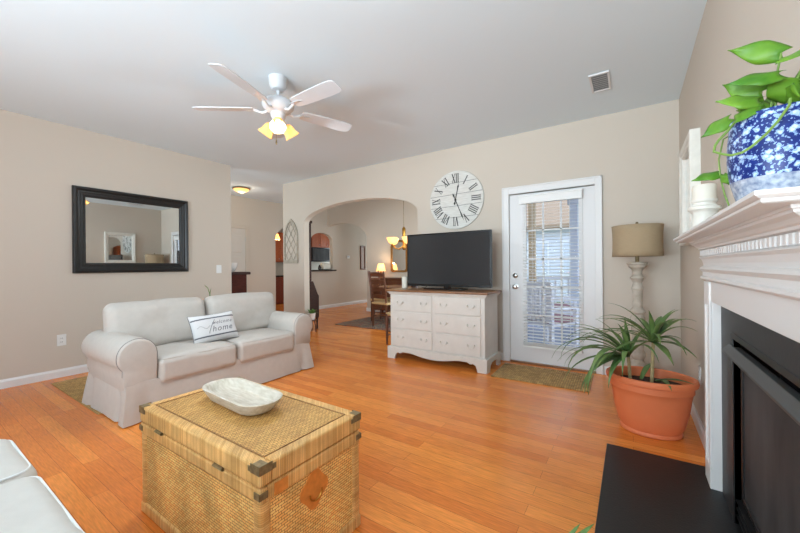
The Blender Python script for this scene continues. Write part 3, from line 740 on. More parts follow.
def outlet(label, loc, axis_sg, kind='outlet', grp=None):
    t = thing('wall_outlet' if kind == 'outlet' else 'light_switch', label, kind, loc, 0 if axis_sg > 0 else PI, grp)
    box(0.001, .007, -.038, .038, -.06, .06).build('plate', M_white_plastic, t, bevel=.003)
    if kind == 'outlet':
        for z in (-.02, .02):
            s_ = box(.006, .0095, -.017, .017, z-.014, z+.014).build('socket', M_white_plastic, t, bevel=.003)
            mb = box(.009, .0098, -.008, -.005, z-.006, z+.006); mb.box(.009, .0098, .005, .008, z-.006, z+.006); mb.build('slots', M_dark_slot, s_)
    else: box(.006, .012, -.006, .006, -.012, .012).build('toggle', M_white_plastic, t)
    return t
outlet('white electrical outlet low on the left wall beside the sofa', (XL, 1.087, .398), 1)
outlet('white electrical outlet low on the right wall behind the terracotta pot', (XR, 3.12, .40), -1)
outlet('white light switch on the left wall near its open end', (XL, 2.815, 1.147), 1, 'switch')

# rugs
tag(box(-4.915, -3.55, .957, 2.62, .0, .006).build('jute_rug', M_jute, None, bevel=.004), 'flat jute rug poking out from behind the white sofa by the left wall', 'rug')
mb = box(-.455, .455, -.275, .275, 0, .013)
dm = mb.build('door_mat', M_seagrass, None, bevel=.004); dm.location = (-.79, 3.835, 0); dm.rotation_euler = (0, 0, .03)
tag(dm, 'brown woven seagrass mat on the floor before the glazed back door', 'mat')
dr = MB().prism([(-5.0, 5.1), (-2.45, 5.1), (-2.45, 6.55), (-5.0, 6.55)], 'z', 0, .01).build('dining_rug', M_rug, None); tag(dr, 'patterned grey and tan rug under the dining chairs through the arch', 'rug')

# plant behind sofa
def simple_leaf(mb, base, tip, width, fold=.25, droop=0, n=7, shape='lance'):
    base, tip = Vector(base), Vector(tip); ax = tip-base; L_ = ax.length
    if L_ < 1e-6: return
    side = ax.cross(Vector((0, 0, 1)))
    if side.length < 1e-4: side = Vector((1, 0, 0))
    side.normalize(); nrm = side.cross(ax).normalized()
    rows = []
    for i in range(n+1):
        s_ = i/n
        if shape == 'heart': wv = math.sin(PI*min(1, s_*.93+.10))**.75*(1-.30*s_) if s_ < 1 else 0
        else: wv = math.sin(PI*(s_*.9+.08))**.8 if s_ < 1 else 0
        wv = max(.02, wv)*width; c = base+ax*s_+Vector((0, 0, -droop*s_*s_*L_+droop*.0))
        back = -ax.normalized()*width*.35*max(0, 1-s_*5) if shape == 'heart' else Vector((0, 0, 0))
        rows.append([(c+side*wv+nrm*fold*wv+back)[:], (c+side*wv*.5+nrm*fold*wv*.35+back*.5)[:], c[:], (c-side*wv*.5+nrm*fold*wv*.35+back*.5)[:], (c-side*wv+nrm*fold*wv+back)[:]])
    mb.loft(rows, cap=False, closed_u=False)
t = thing('potted_orchid', 'slim potted plant with one bud rising behind the sofa back', 'plant', (-4.4, 2.29, .0115))
MB().lathe([(.09, 0), (.12, .02), (.14, .25), (.15, .27), (.135, .27), (.125, .22)], (0, 0, 0), 24).build('pot', M_ceramic, t, smooth=True)
MB().lathe([(.127, .2), (.0, .22)], (0, 0, 0), 24, cap=False).build('soil', M_soil, t)
mb = MB(); mb.tube([(0, 0, .2), (.01, .0, .5), (0, .01, .8), (0, -.02, .9), (0, -.05, .93)], .004, 6); mb.build('stem', M_pothos_stem, t, smooth=True)
mb = MB(); simple_leaf(mb, (0, 0, .76), (.01, .015, .9), .024)
simple_leaf(mb, (0, -.02, .9), (0, -.065, .945), .008)
for k in range(7): a = k*.9; simple_leaf(mb, (0, 0, .22), (.16*math.cos(a), .16*math.sin(a), .5), .03, droop=.2)
mb.build('leaves', M_leaf, t, smooth=True, solid=.001)

# ------------------------------------------------------------------ ceiling fan
FX, FY, FZ = -2.44, 1.85, 2.475
t = thing('ceiling_fan', 'white five-blade ceiling fan with lit tulip lights', 'fan', (FX, FY, FZ))
MB().lathe([(.02, 2.635-FZ), (.05, 2.64-FZ), (.068, 2.67-FZ), (.075, 2.735-FZ), (.075, H-FZ)], n=28).build('canopy', M_fan, t, smooth=True)
MB().tube([(0, 0, 2.55-FZ), (0, 0, 2.65-FZ)], .013, 12).build('downrod', M_fan, t, smooth=True)
MB().lathe([(.05, -.03), (.075, -.028), (.105, -.005), (.125, .02), (.13, .04), (.118, .065), (.085, .085), (.04, .1), (.02, .105)], n=36).build('motor', M_fan, t, smooth=True)
MB().lathe([(.02, -.125), (.045, -.12), (.05, -.075), (.06, -.06), (.062, -.03)], n=28).build('light_fitter', M_fan, t, smooth=True)
for k in range(5):
    a = k*2*PI/5 - .004; Rz = Matrix.Rotation(a, 4, 'Z')
    tilt = Matrix.Rotation(-.22, 4, 'X')
    ou = []
    for (x, yv) in ((.20, .045), (.24, .056), (.4, .064), (.58, .068), (.645, .064), (.675, .05), (.68, .03)): ou.append((x, -yv))
    ou += [(x, -yv) for x, yv in ou[::-1]]
    mb = MB().prism(ou, 'z', -.004, .004).xf(Rz @ Matrix.Translation((0, 0, .005)) @ tilt)
    b = mb.build('blade', M_fan, t, bevel=.0015)
    mb = MB(); mb.tube([(.09, 0, -.015), (.13, 0, -.03), (.17, 0, -.015), (.2, 0, 0)], [.012, .01, .01, .012], 8)
    mb.prism([(.18, -.03), (.27, -.02), (.29, 0), (.27, .02), (.18, .03)], 'z', -.006, -.002)
    mb.xf(Rz @ Matrix.Translation((0, 0, .003)) @ Matrix.Rotation(.1, 4, 'X')).build('blade_iron', M_fan, b, smooth=True)
for k in range(3):
    a = k*2*PI/3 - .70
    dirv = Vector((math.cos(a)*.66, math.sin(a)*.66, -.80)).normalized(); q = Vector((0, 0, -1)).rotation_difference(dirv).to_matrix().to_4x4()
    base = Vector((math.cos(a)*.05, math.sin(a)*.05, -.095))
    Mx = Matrix.Translation(base) @ q
    MB().tube([(0, 0, -.085), base+dirv*.01, base+dirv*.03], .014, 10).build('lamp_arm', M_fan, t, smooth=True)
    pr = [(.064, -.125), (.056, -.112), (.047, -.09), (.043, -.06), (.036, -.035), (.022, -.022)]
    sh = MB().lathe(pr, n=24, cap=False).xf(Mx).build('glass_shade', M_fshade, t, smooth=True, solid=.003)
    MB().lathe([(.008, -.085), (.02, -.075), (.022, -.06), (.014, -.035), (.012, -.02)], n=14).xf(Mx).build('bulb', M_bulb, sh, smooth=True)
    lp = Mx @ Vector((0, 0, -.105))
    point('fan_bulb_light', (FX+lp.x, FY+lp.y, FZ+lp.z), 16, (.88, .95, 1), .014)
MB().tube([(.01, -.03, -.11), (.01, -.03, -.26)], .0018, 5).lathe([(.004, -.3), (.007, -.285), (.004, -.258)], (.01, -.03, 0), 8).build('pull_chain', M_brass2, t)

# ceiling vent
t = thing('ceiling_vent', 'white louvred air vent in the ceiling near the right wall', 'vent', (-.215, 3.46, H))
mb = box(-.075, .075, -.17, -.155, -.012, 0); mb.box(-.075, .075, .155, .17, -.012, 0); mb.box(-.075, -.058, -.155, .155, -.012, 0); mb.box(.058, .075, -.155, .155, -.012, 0); mb.build('frame', M_vent, t, bevel=.002)
box(-.06, .06, -.158, .158, -.003, -.0005).build('backing', M_ventback, t)
mb = MB()
for k in range(9):
    y = -.14+k*.035; mb.prism([(y-.013, -.011), (y-.011, -.012), (y+.012, -.003), (y+.010, -.002)], 'x', -.058, .058)
mb.build('louvres', M_vent, t)

# ------------------------------------------------------------------ far wall: clock, gothic decor
CX, CZ, CR = -1.931, 2.035, .385
t = thing('wall_clock', 'large round whitewashed plank clock with roman numerals above the television', 'clock', (CX, YF, CZ))
R_face = Matrix.Rotation(PI/2, 4, 'X')
MB().lathe([(CR-.004, 0.001), (CR, .006), (CR, .022), (CR-.005, .026)], n=72, M=R_face).build('face', M_clock, t, smooth=True, angle=30)
mb = MB()
for k, z in enumerate((-.23, -.08, .075, .225)):
    h = math.sqrt(CR**2-z**2)-.006; mb.box(-h, h, -.0268, -.0258, z-.0022, z+.0022)
mb.xf(Matrix.Rotation(-.03, 4, 'Y')).build('plank_joints', M_numeral, t)
def numeral(s):
    """thin strokes in (x,z), centred, height 1"""
    st = []; wd = {'I': .30, 'V': .62, 'X': .66}; tot = sum(wd[c] for c in s); x = -tot/2
    for c in s:
        cw = wd[c]; m = x+cw/2
        if c == 'I': st += [((m, -.5), (m, .5), .11)]
        if c == 'V': st += [((m-.22, .5), (m, -.5), .12), ((m+.22, .5), (m, -.5), .055)]
        if c == 'X': st += [((m-.24, .5), (m+.24, -.5), .12), ((m+.24, .5), (m-.24, -.5), .055)]
        st += [((m-.14, -.5), (m+.14, -.5), .04)] if c != 'V' else []
        st += [((m-.14, .5), (m+.14, .5), .04)] if c == 'I' else [((m-.33, .5), (m-.1, .5), .04), ((m+.12, .5), (m+.33, .5), .04)]
        x += cw
    return st
def stroke(mb, a, b, wd, y0=-.0282, y1=-.0262):
    a, b = Vector((a[0], 0, a[1])), Vector((b[0], 0, b[1])); d_ = (b-a).normalized(); n_ = Vector((-d_.z, 0, d_.x))*wd/2
    mb.add([(*(a+n_)[:1], y0, (a+n_).z), (*(b+n_)[:1], y0, (b+n_).z), (*(b-n_)[:1], y0, (b-n_).z), (*(a-n_)[:1], y0, (a-n_).z),
            (*(a+n_)[:1], y1, (a+n_).z), (*(b+n_)[:1], y1, (b+n_).z), (*(b-n_)[:1], y1, (b-n_).z), (*(a-n_)[:1], y1, (a-n_).z)],
           [(0,1,2,3), (7,6,5,4), (0,4,5,1), (1,5,6,2), (2,6,7,3), (3,7,4,0)])
for k, s_ in enumerate(('XII', 'I', 'II', 'III', 'IIII', 'V', 'VI', 'VII', 'VIII', 'IX', 'X', 'XI')):
    th = k*PI/6; mb = MB(); nh = .115
    for a, b, wd in numeral(s_):
        def q(p): 
            x, z = p[0]*nh*.72, p[1]*nh+.285; return (x*math.cos(th)+z*math.sin(th), -x*math.sin(th)+z*math.cos(th))
        stroke(mb, q(a), q(b), wd*nh)
    mb.build('numeral', M_numeral, t)
def hand(th, L_, wd, tail, nm, y):
    mb = MB(); d_ = Vector((math.sin(th), math.cos(th))); n_ = Vector((d_.y, -d_.x))
    pts = [(-tail, .35), (-tail*.7, 1.5), (-tail*.3, .5), (0, .7), (L_*.55, .55), (L_*.8, 1.25), (L_*.88, .4), (L_, .1)]
    pl = [(d_*a+n_*wd*b) for a, b in pts]+[(d_*a-n_*wd*b) for a, b in pts[::-1]]
    mb.prism([(p.x, p.y) for p in pl], 'y', y, y-.002); return mb.build(nm, M_black, t)
hand(math.radians(13), .225, .009, .07, 'hour_hand', -.030); hand(math.radians(157), .30, .008, .09, 'minute_hand', -.033)
MB().lathe([(.014, .026), (.014, .036), (.008, .038)], n=16, M=R_face).build('hub', M_black, t)

t = thing('gothic_wall_panel', 'pale wooden gothic arch lattice panel hung left of the archway', 'wall decor', (-5.265, YF, 1.265))
def gothic(hw, zs, zt, n=14):
    R_ = (hw*hw+(zt-zs)**2)/(2*hw); pts = [(-hw, 0)]
    a_max = math.atan2(zt-zs, R_-hw)
    L_ = [(-hw+R_-R_*math.cos(a_max*i/n), zs+R_*math.sin(a_max*i/n)) for i in range(n+1)]
    return [(-hw, 0)]+L_+[(-x, z) for x, z in L_[::-1][1:]]+[(hw, 0)]
go = gothic(.195, .44, .80); gi = gothic(.165, .44, .755)
mb = MB()
for a, b in zip(range(len(go)-1), range(1, len(go))):
    mb.prism([go[a], go[b], gi[b], gi[a]], 'y', -.022, -.002)
mb.box(-.195, .195, -.03, -.002, -.03, .03); mb.build('frame', M_greywood, t)
def inside(x, z):
    if z < .03: return False
    hw, zs, zt = .175, .44, .77; 
    if abs(x) > hw: return False
    if z <= zs: return True
    R_ = (hw*hw+(zt-zs)**2)/(2*hw); return math.hypot(abs(x)+R_-hw, z-zs) < R_
mb = MB()
for sg in (1, -1):
    for k in range(-4, 8):
        pts = []
        for i in range(120):
            x = -.2+.4*i/119; z = .12+k*.2+sg*x*1.5
            if inside(x, z): pts.append((x, z))
        if len(pts) > 3: mb.tube([(pts[0][0], -.012, pts[0][1]), (pts[-1][0], -.012, pts[-1][1])], .007, 4)
mb.build('lattice', M_greywood, t)

# ------------------------------------------------------------------ dresser, television, candle
DX0, DX1, DYF, DYB = -2.575, -1.325, 3.628, 4.06
t = thing('dresser', 'white painted six-drawer dresser with a brown wood top under the television', 'dresser', (-1.95, 3.85, 0))
box(DX0, DX1, DYF, DYB, .13, .84).build('carcass', M_dresser, t, world=True, bevel=.006)
mb = box(DX0-.05, DX1+.05, DYF-.045, DYB+.01, .846, .872); mb.build('top', M_walnut, t, world=True, bevel=.008)
mb = box(DX0-.03, DX1+.03, DYF-.025, DYB, .828, .848); mb.box(DX0-.015, DX1+.015, DYF-.012, DYB, .812, .83); mb.build('top_moulding', M_dresser, t, world=True, bevel=.006)
# plinth with bracket feet and scalloped apron
prof = [(DX0-.03, .0), (DX0+.08, .0), (DX0+.085, .03), (DX0+.1, .07), (DX0+.13, .085), (DX0+.16, .075), (DX0+.2, .095), (DX0+.30, .095)]
mid = (DX0+DX1)/2
for i in range(9): a = PI*i/8; prof.append((mid-.28+.56*i/8, .09-.035*math.sin(a)**1.0))
prof += [(2*mid-x, z) for x, z in [(DX0+.30, .095), (DX0+.2, .095), (DX0+.16, .075), (DX0+.13, .085), (DX0+.1, .07), (DX0+.085, .03), (DX0+.08, 0), (DX0-.03, 0)]]
prof += [(DX1+.03, .15), (DX0-.03, .15)]
MB().prism(prof, 'y', DYF-.03, DYF+.0).build('apron', M_dresser, t, world=True, bevel=.004)
for x0, x1 in ((DX0-.03, DX0), (DX1, DX1+.03)):
    pr = [(DYF, 0), (DYF+.07, 0), (DYF+.09, .06), (DYF+.14, .09), (DYB-.14, .09), (DYB-.09, .06), (DYB-.07, 0), (DYB, 0), (DYB, .15), (DYF, .15)]
    MB().prism(pr, 'x', x0, x1).build('bracket_foot', M_dresser, t, world=True, bevel=.004)
zs = [(.165, .375), (.39, .595), (.61, .8)]
for c, (xa, xb) in enumerate(((DX0+.045, mid-.02), (mid+.02, DX1-.045))):
    for z0, z1 in zs:
        dw = box(xa, xb, DYF-.012, DYF+.004, z0, z1).build('drawer', M_dresser, t, world=True, bevel=.005)
        for fx in (.2, .8):
            x = xa+(xb-xa)*fx; zc = (z0+z1)/2+.01
            mb = MB().tube([(x+.04*math.cos(a), DYF-.026-.006*math.sin(-a), zc+.026*math.sin(a)) for a in [PI+PI*i/10 for i in range(11)]], .0042, 6)
            for s_ in (-.04, .04): mb.lathe([(.012, 0), (.012, .008), (.006, .016)], (x+s_, DYF-.01, zc), 10, M=R90)
            mb.build('pull', M_handle, dw, world=True, smooth=True)
box(mid-.018, mid+.018, DYF-.006, DYF+.002, .15, .81).build('centre_stile', M_dresser, t, world=True, bevel=.003)

t = thing('television', 'black flat screen television standing on the white dresser', 'television', (-1.905, 3.88, .8725))
TVX0, TVX1, TVZ0, TVZ1, TVY = -2.478, -1.335, .905, 1.578, 3.885
mb = box(TVX0, TVX1, TVY, TVY+.035, TVZ0, TVZ1); mb.box(TVX0+.15, TVX1-.15, TVY+.03, TVY+.065, TVZ0+.06, TVZ1-.15)
body = mb.build('casing', M_tv, t, world=True, bevel=.004)
box(TVX0+.018, TVX1-.018, TVY-.002, TVY+.004, TVZ0+.03, TVZ1-.018).build('screen', M_screen, t, world=True)
MB().box(-1.95, -1.86, TVY+.01, TVY+.03, .88, TVZ0+.1).build('stand_neck', M_tv, t, world=True)
MB().prism([(-2.18, 3.79), (-1.63, 3.79), (-1.66, 3.98), (-2.15, 3.98)], 'z', .8725, .886).build('stand_base', M_tv, t, world=True, bevel=.004)
for x in (-2.2,): MB().tube([(x, 3.92, .92), (x-.03, 3.94, .885), (x-.12, 4.0, .878)], .004, 6).build('cable', M_tv, t, world=True, smooth=True)
tag(MB().lathe([(.036, 0), (.038, .004), (.038, .145), (.034, .15), (.006, .146)], (-2.53, 3.9, .8725), 24).tube([(-2.53, 3.9, 1.015), (-2.529, 3.9, 1.03)], .002, 5).build('pillar_candle', M_candle, None, smooth=True), 'short white pillar candle on the left end of the dresser', 'candle')

# ------------------------------------------------------------------ floor lamp
t = thing('floor_lamp', 'turned whitewashed column lamp with tan drum shade in the far right corner', 'lamp', (.043, 3.955, 0))
pr = [(.15, 0), (.15, .04), (.12, .06), (.085, .08), (.06, .12), (.075, .16), (.08, .2), (.06, .24), (.045, .27), (.06, .30), (.06, .33), (.045, .36), (.05, .5), (.058, .62), (.06, .66), (.045, .69), (.062, .71), (.062, .73), (.04, .76), (.038, .84), (.042, .92), (.05, .93), (.05, .945), (.042, .955), (.036, .99), (.05, 1.02), (.062, 1.035), (.05, 1.05), (.038, 1.065), (.04, 1.1), (.05, 1.12), (.07, 1.135), (.073, 1.155), (.084, 1.165), (.084, 1.18), (.04, 1.185)]
MB().lathe(pr, n=28).build('column', M_lampwood, t, smooth=True, angle=30)
MB().tube([(0, 0, 1.18), (0, 0, 1.26)], .016, 12).build('socket', M_brass2, t, smooth=True)
sh = [(.202, 1.237), (.197, 1.29), (.195, 1.38), (.197, 1.46), (.203, 1.525)]
MB().lathe(sh, n=48, cap=False).build('lamp_shade', M_shade, t, smooth=True, solid=.004)
mb = MB().tube([(0, 0, 1.26), (0, 0, 1.53)], .004, 6)
for k in range(3): a = k*2*PI/3; mb.tube([(0, 0, 1.515), (.2*math.cos(a), .2*math.sin(a), 1.515)], .003, 5)
mb.lathe([(.004, 1.53), (.012, 1.54), (.012, 1.555), (.004, 1.562)], n=12); mb.build('harp', M_brass2, t)

# ------------------------------------------------------------------ terracotta planter
t = thing('dracaena_planter', 'strap-leaved plant in a wide terracotta planter by the fireplace hearth', 'plant', (.10, 2.985, 0))
pr = [(.165, 0), (.178, .006), (.18, .02), (.172, .03), (.19, .06), (.215, .16), (.228, .26), (.236, .3), (.243, .305), (.243, .345), (.262, .352), (.266, .37), (.262, .388), (.25, .392), (.236, .385), (.228, .34), (.22, .3)]
sq = Matrix.Diagonal((1, .8, 1, 1))
MB().lathe(pr, n=48, cap=False).lathe([(.0, .004), (.165, .004)], n=48, cap=False).xf(sq).build('pot', M_terra, t, smooth=True, angle=45)
MB().lathe([(.229, .325), (.12, .335), (.01, .34)], n=36).xf(sq).build('soil', M_soil, t, smooth=True)
rnd = random.Random(3)
def strap(mb, base, az, elev, L_, wd, droop, n=10):
    base = Vector(base); d_ = Vector((math.cos(az), math.sin(az), 0)); side = Vector((-math.sin(az), math.cos(az), 0)); p = base.copy(); e = elev; rows = []
    for i in range(n+1):
        s_ = i/n; wv = wd*max(.04, math.sin(PI*min(1, .12+s_*.88))**.6*(1 if s_ < .5 else (1-(s_-.5)*1.5)))
        nn = -d_*math.sin(e)+Vector((0, 0, 1))*math.cos(e)
        rows.append([(p+side*wv+nn*wv*.35)[:], p[:], (p-side*wv+nn*wv*.35)[:]])
        p = p+(d_*math.cos(e)+Vector((0, 0, 1))*math.sin(e))*L_/n; e -= droop/n*(.4+1.2*s_)
    mb.loft(rows, cap=False, closed_u=False)
def dracaena(stem_pts, crown, specs):
    MB().tube(stem_pts, [.011, .011, .010][:len(stem_pts)], 8).build('stem', M_strapstem, t, smooth=True)
    mb = MB()
    for (az, el, L_, wd, dr) in specs: strap(mb, crown, az, el, L_, wd, dr)
    mb.build('leaves', M_strap, t, smooth=True, solid=.0012)
A = math.radians
# left rosette (image left), drooping to the lower left
lf = [(A(200), .75, .58, .018, 2.7), (A(215), .55, .56, .021, 2.5), (A(185), .35, .5, .017, 2.0), (A(172), .95, .5, .016, 2.4), (A(240), .55, .54, .024, 2.6), (A(228), .1, .50, .026, 2.0), (A(205), .1, .52, .018, 1.6), (A(265), .6, .42, .018, 2.4), (A(300), .9, .40, .017, 2.4), (A(150), .8, .42, .016, 2.2), (A(120), .9, .4, .016, 2.0), (A(100), 1.3, .30, .018, .6), (A(40), 1.2, .30, .017, 1.0), (A(340), 1.0, .34, .017, 1.6), (A(250), 1.3, .32, .018, 1.0), (A(222), 1.2, .36, .018, 1.6), (A(195), .6, .60, .015, 2.2), (A(236), .3, .56, .028, 2.5), (A(218), -.1, .46, .022, 1.5), (A(250), .15, .40, .022, 1.9), (A(190), 1.2, .34, .018, .9)]
lf += [(A(a_), e_, .52, .011, 1.7) for a_, e_ in ((178, .85), (190, .95), (208, .8), (232, .9), (160, .6), (196, .4), (246, .4), (140, .5))]
dracaena([(-.115, .0, .33), (-.12, -.01, .42), (-.125, -.01, .50)], (-.125, -.01, .50), lf)
rf = [(A(42), .85, .40, .018, 1.5), (A(60), .75, .44, .017, 1.5), (A(52), .3, .30, .017, 1.0), (A(-52), .25, .34, .022, 1.0), (A(-62), .55, .36, .018, 1.8), (A(-85), .7, .34, .018, 1.8), (A(180), 1.0, .4, .016, 1.8), (A(200), .55, .44, .017, 1.6), (A(225), .9, .34, .017, 1.8), (A(150), .8, .4, .016, 1.6), (A(110), .9, .34, .016, 1.6), (A(75), .95, .36, .017, 1.6), (A(45), 1.2, .30, .018, 1.0), (A(260), 1.25, .3, .017, .9), (A(48), -.05, .28, .024, .5), (A(-66), -.1, .26, .024, .9), (A(215), .1, .36, .019, 1.4), (A(-75), 1.0, .36, .018, 1.5)]
rf += [(A(a_), e_, .40, .011, 1.3) for a_, e_ in ((55, 1.0), (70, .55), (190, .8), (130, .7), (235, .6), (-55, .8), (170, .4), (165, 1.15))]
dracaena([(.01, -.01, .33), (.015, -.01, .48), (.02, -.01, .62)], (.02, -.01, .62), rf)
mb = MB(); strap(mb, (.03, -.02, .36), A(-25), .35, .22, .02, .6); strap(mb, (-.05, 0, .35), A(60), .9, .2, .018, 1.2); strap(mb, (.04, -.05, .36), A(-70), .5, .2, .02, 1.5); mb.build('offshoots', M_strap, t, smooth=True, solid=.0012)

# ------------------------------------------------------------------ fireplace
FXW = XR; LEG = .32; Y0, Y1 = 1.075, 2.45     # mantel outer leg faces
t = thing('fireplace', 'white mantel fireplace with dark slate surround on the right wall', 'fireplace', (XR-.03, (Y0+Y1)/2, 0))
for a, b in ((Y1-.14, Y1), (Y0, 1.17)):
    lg = box(LEG+.012, XR, a, b, .031, 1.07).build('pilaster', M_mantel, t, world=True, bevel=.003)
    mb = box(LEG, LEG+.014, a, a+.03, .14, 1.07); mb.box(LEG, LEG+.014, b-.03, b, .14, 1.07); mb.box(LEG, LEG+.014, a, b, .031, .14); mb.box(LEG, LEG+.014, a+.03, b-.03, .95, 1.07)
    mb.build('moulding', M_mantel, lg, world=True, bevel=.004)
box(LEG+.008, XR, Y0, Y1, .972, 1.13).build('frieze_board', M_mantel, t, world=True, bevel=.003)
# crown: stepped mouldings swept round three sides
def crown(prof, nm, parent=t):
    mb = MB(); rings = []
    for ov, z in prof:
        rings.append([(XR, Y1+ov, z), (LEG-ov, Y1+ov, z), (LEG-ov, Y0-ov, z), (XR, Y0-ov, z)])
    vs = [p for r in rings for p in r]; fs = []
    for j in range(len(rings)):
        j2 = (j+1) % len(rings)
        for i in range(4): fs.append((j*4+i, j*4+(i+1) % 4, j2*4+(i+1) % 4, j2*4+i))
    return mb.add(vs, fs).build(nm, M_mantel, parent, world=True)
crown([(.0, 1.075), (.006, 1.078), (.012, 1.085), (.012, 1.095), (.004, 1.1), (.004, 1.12), (.01, 1.126), (.016, 1.135), (.01, 1.145), (.0, 1.15), (-.03, 1.15), (-.03, 1.075)], 'bed_moulding')
crown([(0, 1.15), (.002, 1.165), (.008, 1.185), (.016, 1.195), (.016, 1.199), (.004, 1.201), (.004, 1.234), (.018, 1.237), (.02, 1.244), (.026, 1.248), (.034, 1.258), (.046, 1.266), (.048, 1.272), (.052, 1.274), (.052, 1.281), (-.03, 1.281), (-.03, 1.15)], 'crown_moulding')
mb = MB(); y = Y0+.004
while y < Y1-.01: mb.box(LEG-.014, LEG, y, y+.022, 1.205, 1.231); y += .040
x = LEG+.006
while x < XR-.01: mb.box(x, x+.022, Y1, Y1+.014, 1.205, 1.231); x += .040
mb.build('dentils', M_mantel, t, world=True)
crown([(-.066, 1.281), (.102, 1.281), (.107, 1.284), (.107, 1.290), (.112, 1.292), (.118, 1.297), (.118, 1.306), (-.066, 1.306)], 'mantel_shelf')
# slate surround
SX = .366
mb = box(SX, XR, 2.06, 2.31, .031, .972); mb.box(SX, XR, 1.17, 1.30, .031, .972); mb.box(SX, XR, 1.30, 2.06, .85, .972)
mb.build('slate_surround', M_slate, t, world=True)
# insert
mb = box(SX-.004, XR+.3, 2.06, 2.085, .031, .85); mb.box(SX-.004, XR+.3, 1.275, 1.30, .031, .85); mb.box(SX-.004, XR+.3, 1.275, 2.085, .835, .86)
mb.box(XR+.26, XR+.3, 1.30, 2.06, .031, .85)
ins = mb.build('firebox', M_iron, t, world=True, bevel=.002)
MB().prism([(SX-.004, .80), (SX-.028, .772), (SX-.028, .764), (SX+.01, .745), (SX+.02, .745), (SX+.02, .80)], 'y', 1.24, 2.13).build('hood', M_hood, ins, world=True, bevel=.002)
mb = MB()
for k in range(3): z = .06+k*.032; mb.prism([(SX+.006, z), (SX+.022, z+.002), (SX+.022, z+.016), (SX+.002, z+.014)], 'y', 1.30, 2.06)
mb.build('louvre', M_iron, ins, world=True)
mb = box(SX+.01, SX+.03, 1.98, 2.0, .17, .745); mb.box(SX+.01, SX+.03, 1.31, 1.33, .17, .745); mb.box(SX+.01, SX+.03, 1.33, 1.98, .17, .19); mb.box(SX+.01, SX+.03, 1.33, 1.98, .72, .745)
mb.build('glass_frame', M_iron, ins, world=True, bevel=.003)
box(SX+.016, SX+.022, 1.33, 1.98, .19, .72).build('glass', M_fglass, ins, world=True)
hs = MB().box(-.139, XR, .96, 2.556, 0, .03).build('hearth_slab', M_hearth, None, bevel=.003)
tag(hs, 'black slate hearth slab on the floor in front of the fireplace', 'hearth')

# mirror with white window frame on right wall
t = thing('framed_mirror', 'mirror in a thick white frame on the right wall behind the mantel', 'mirror', (XR-.03, 3.33, 1.31))
frame_x(XR, -1, 3.02, 3.645, 1.31, 2.065, .075, [(0, .001), (0, .058), (.15, .062), (.5, .058), (.6, .05), (.85, .048), (1, .03), (1, .001)]).build('frame', M_holder, t, world=True, bevel=.003)
box(XR-.024, XR-.002, 3.085, 3.58, 1.375, 2.0).build('glass', M_mirror, t, world=True)

# white pillar candle and holder on mantel
SH = 1.3065
t = thing('candle_holder', 'white turned candle holder with an ivory pillar candle on the mantel end', 'candle holder', (.305, 2.30, SH))
MB().lathe([(.054, 0), (.056, .01), (.05, .03), (.049, .06), (.046, .085), (.048, .105), (.054, .118), (.066, .126), (.066, .14), (.05, .146), (.046, .16), (.052, .168), (.052, .176)], n=28).build('holder', M_holder, t, smooth=True, angle=40)
MB().lathe([(.046, .176), (.047, .18), (.047, .245), (.044, .25), (.006, .247)], n=24).build('candle', M_candle, t, smooth=True)

# blue and white china planter with pothos
PX, PY = .2915, 1.19
t = thing('pothos_planter', 'trailing pothos in a blue and white floral china pot on the mantel', 'plant', (PX, PY, SH))
pr = [(.068, 0), (.072, .004), (.073, .012), (.079, .034), (.084, .056)]
MB().lathe(pr, n=48).build('pot_foot', M_china_foot, t, smooth=True)
pr = [(.0838, .056), (.087, .08), (.0892, .11), (.0885, .15), (.0855, .182), (.0845, .196), (.0862, .202), (.084, .206), (.08, .202), (.078, .17)]
MB().lathe(pr, n=56, cap=False).build('pot', M_china, t, smooth=True, angle=60)
MB().lathe([(.08, .18), (.002, .185)], n=24, cap=False).build('soil', M_soil, t)
mbL = MB(); mbS = MB()
def vine(pts, r=.0022):
    mbS.tube(pts, r, 6)
def pleaf(base, tip, wd, nrm, droop=.1, cup=.25):
    """heart-shaped leaf blade; nrm: rough direction its face looks"""
    base, tip, nrm = Vector(base), Vector(tip), Vector(nrm).normalized(); ax = tip-base; L_ = ax.length; ax.normalize()
    side = ax.cross(nrm).normalized(); nrm = side.cross(ax).normalized(); rows = []; n = 12
    for i in range(n+1):
        q = i/n; wv = wd*(max(0, math.sin(PI*min(1, (q+.16)/1.16)))**.8*(1.0 if q < .3 else (1-(q-.3)/.7)**.55)); wv = max(wv, .0006)
        c = base+ax*q*L_-nrm*droop*L_*q*q*1.2+nrm*droop*L_*q*.5; back = -ax*wd*.5*max(0, 1-q*4)
        row = []
        for k in (-1, -.66, -.33, 0, .33, .66, 1): row.append((c+side*wv*k+nrm*(-cup*wv*abs(k)**1.6)+back*abs(k)+nrm*.002*math.sin(q*9+k*3)).to_tuple())
        rows.append(row)
    mbL.loft(rows, cap=False, closed_u=False)
root = (PX-.01, PY, SH+.185)
V1, V2, V3 = (-.5, -.6, .6), (-.3, -.3, .9), (-.6, -.75, .2)
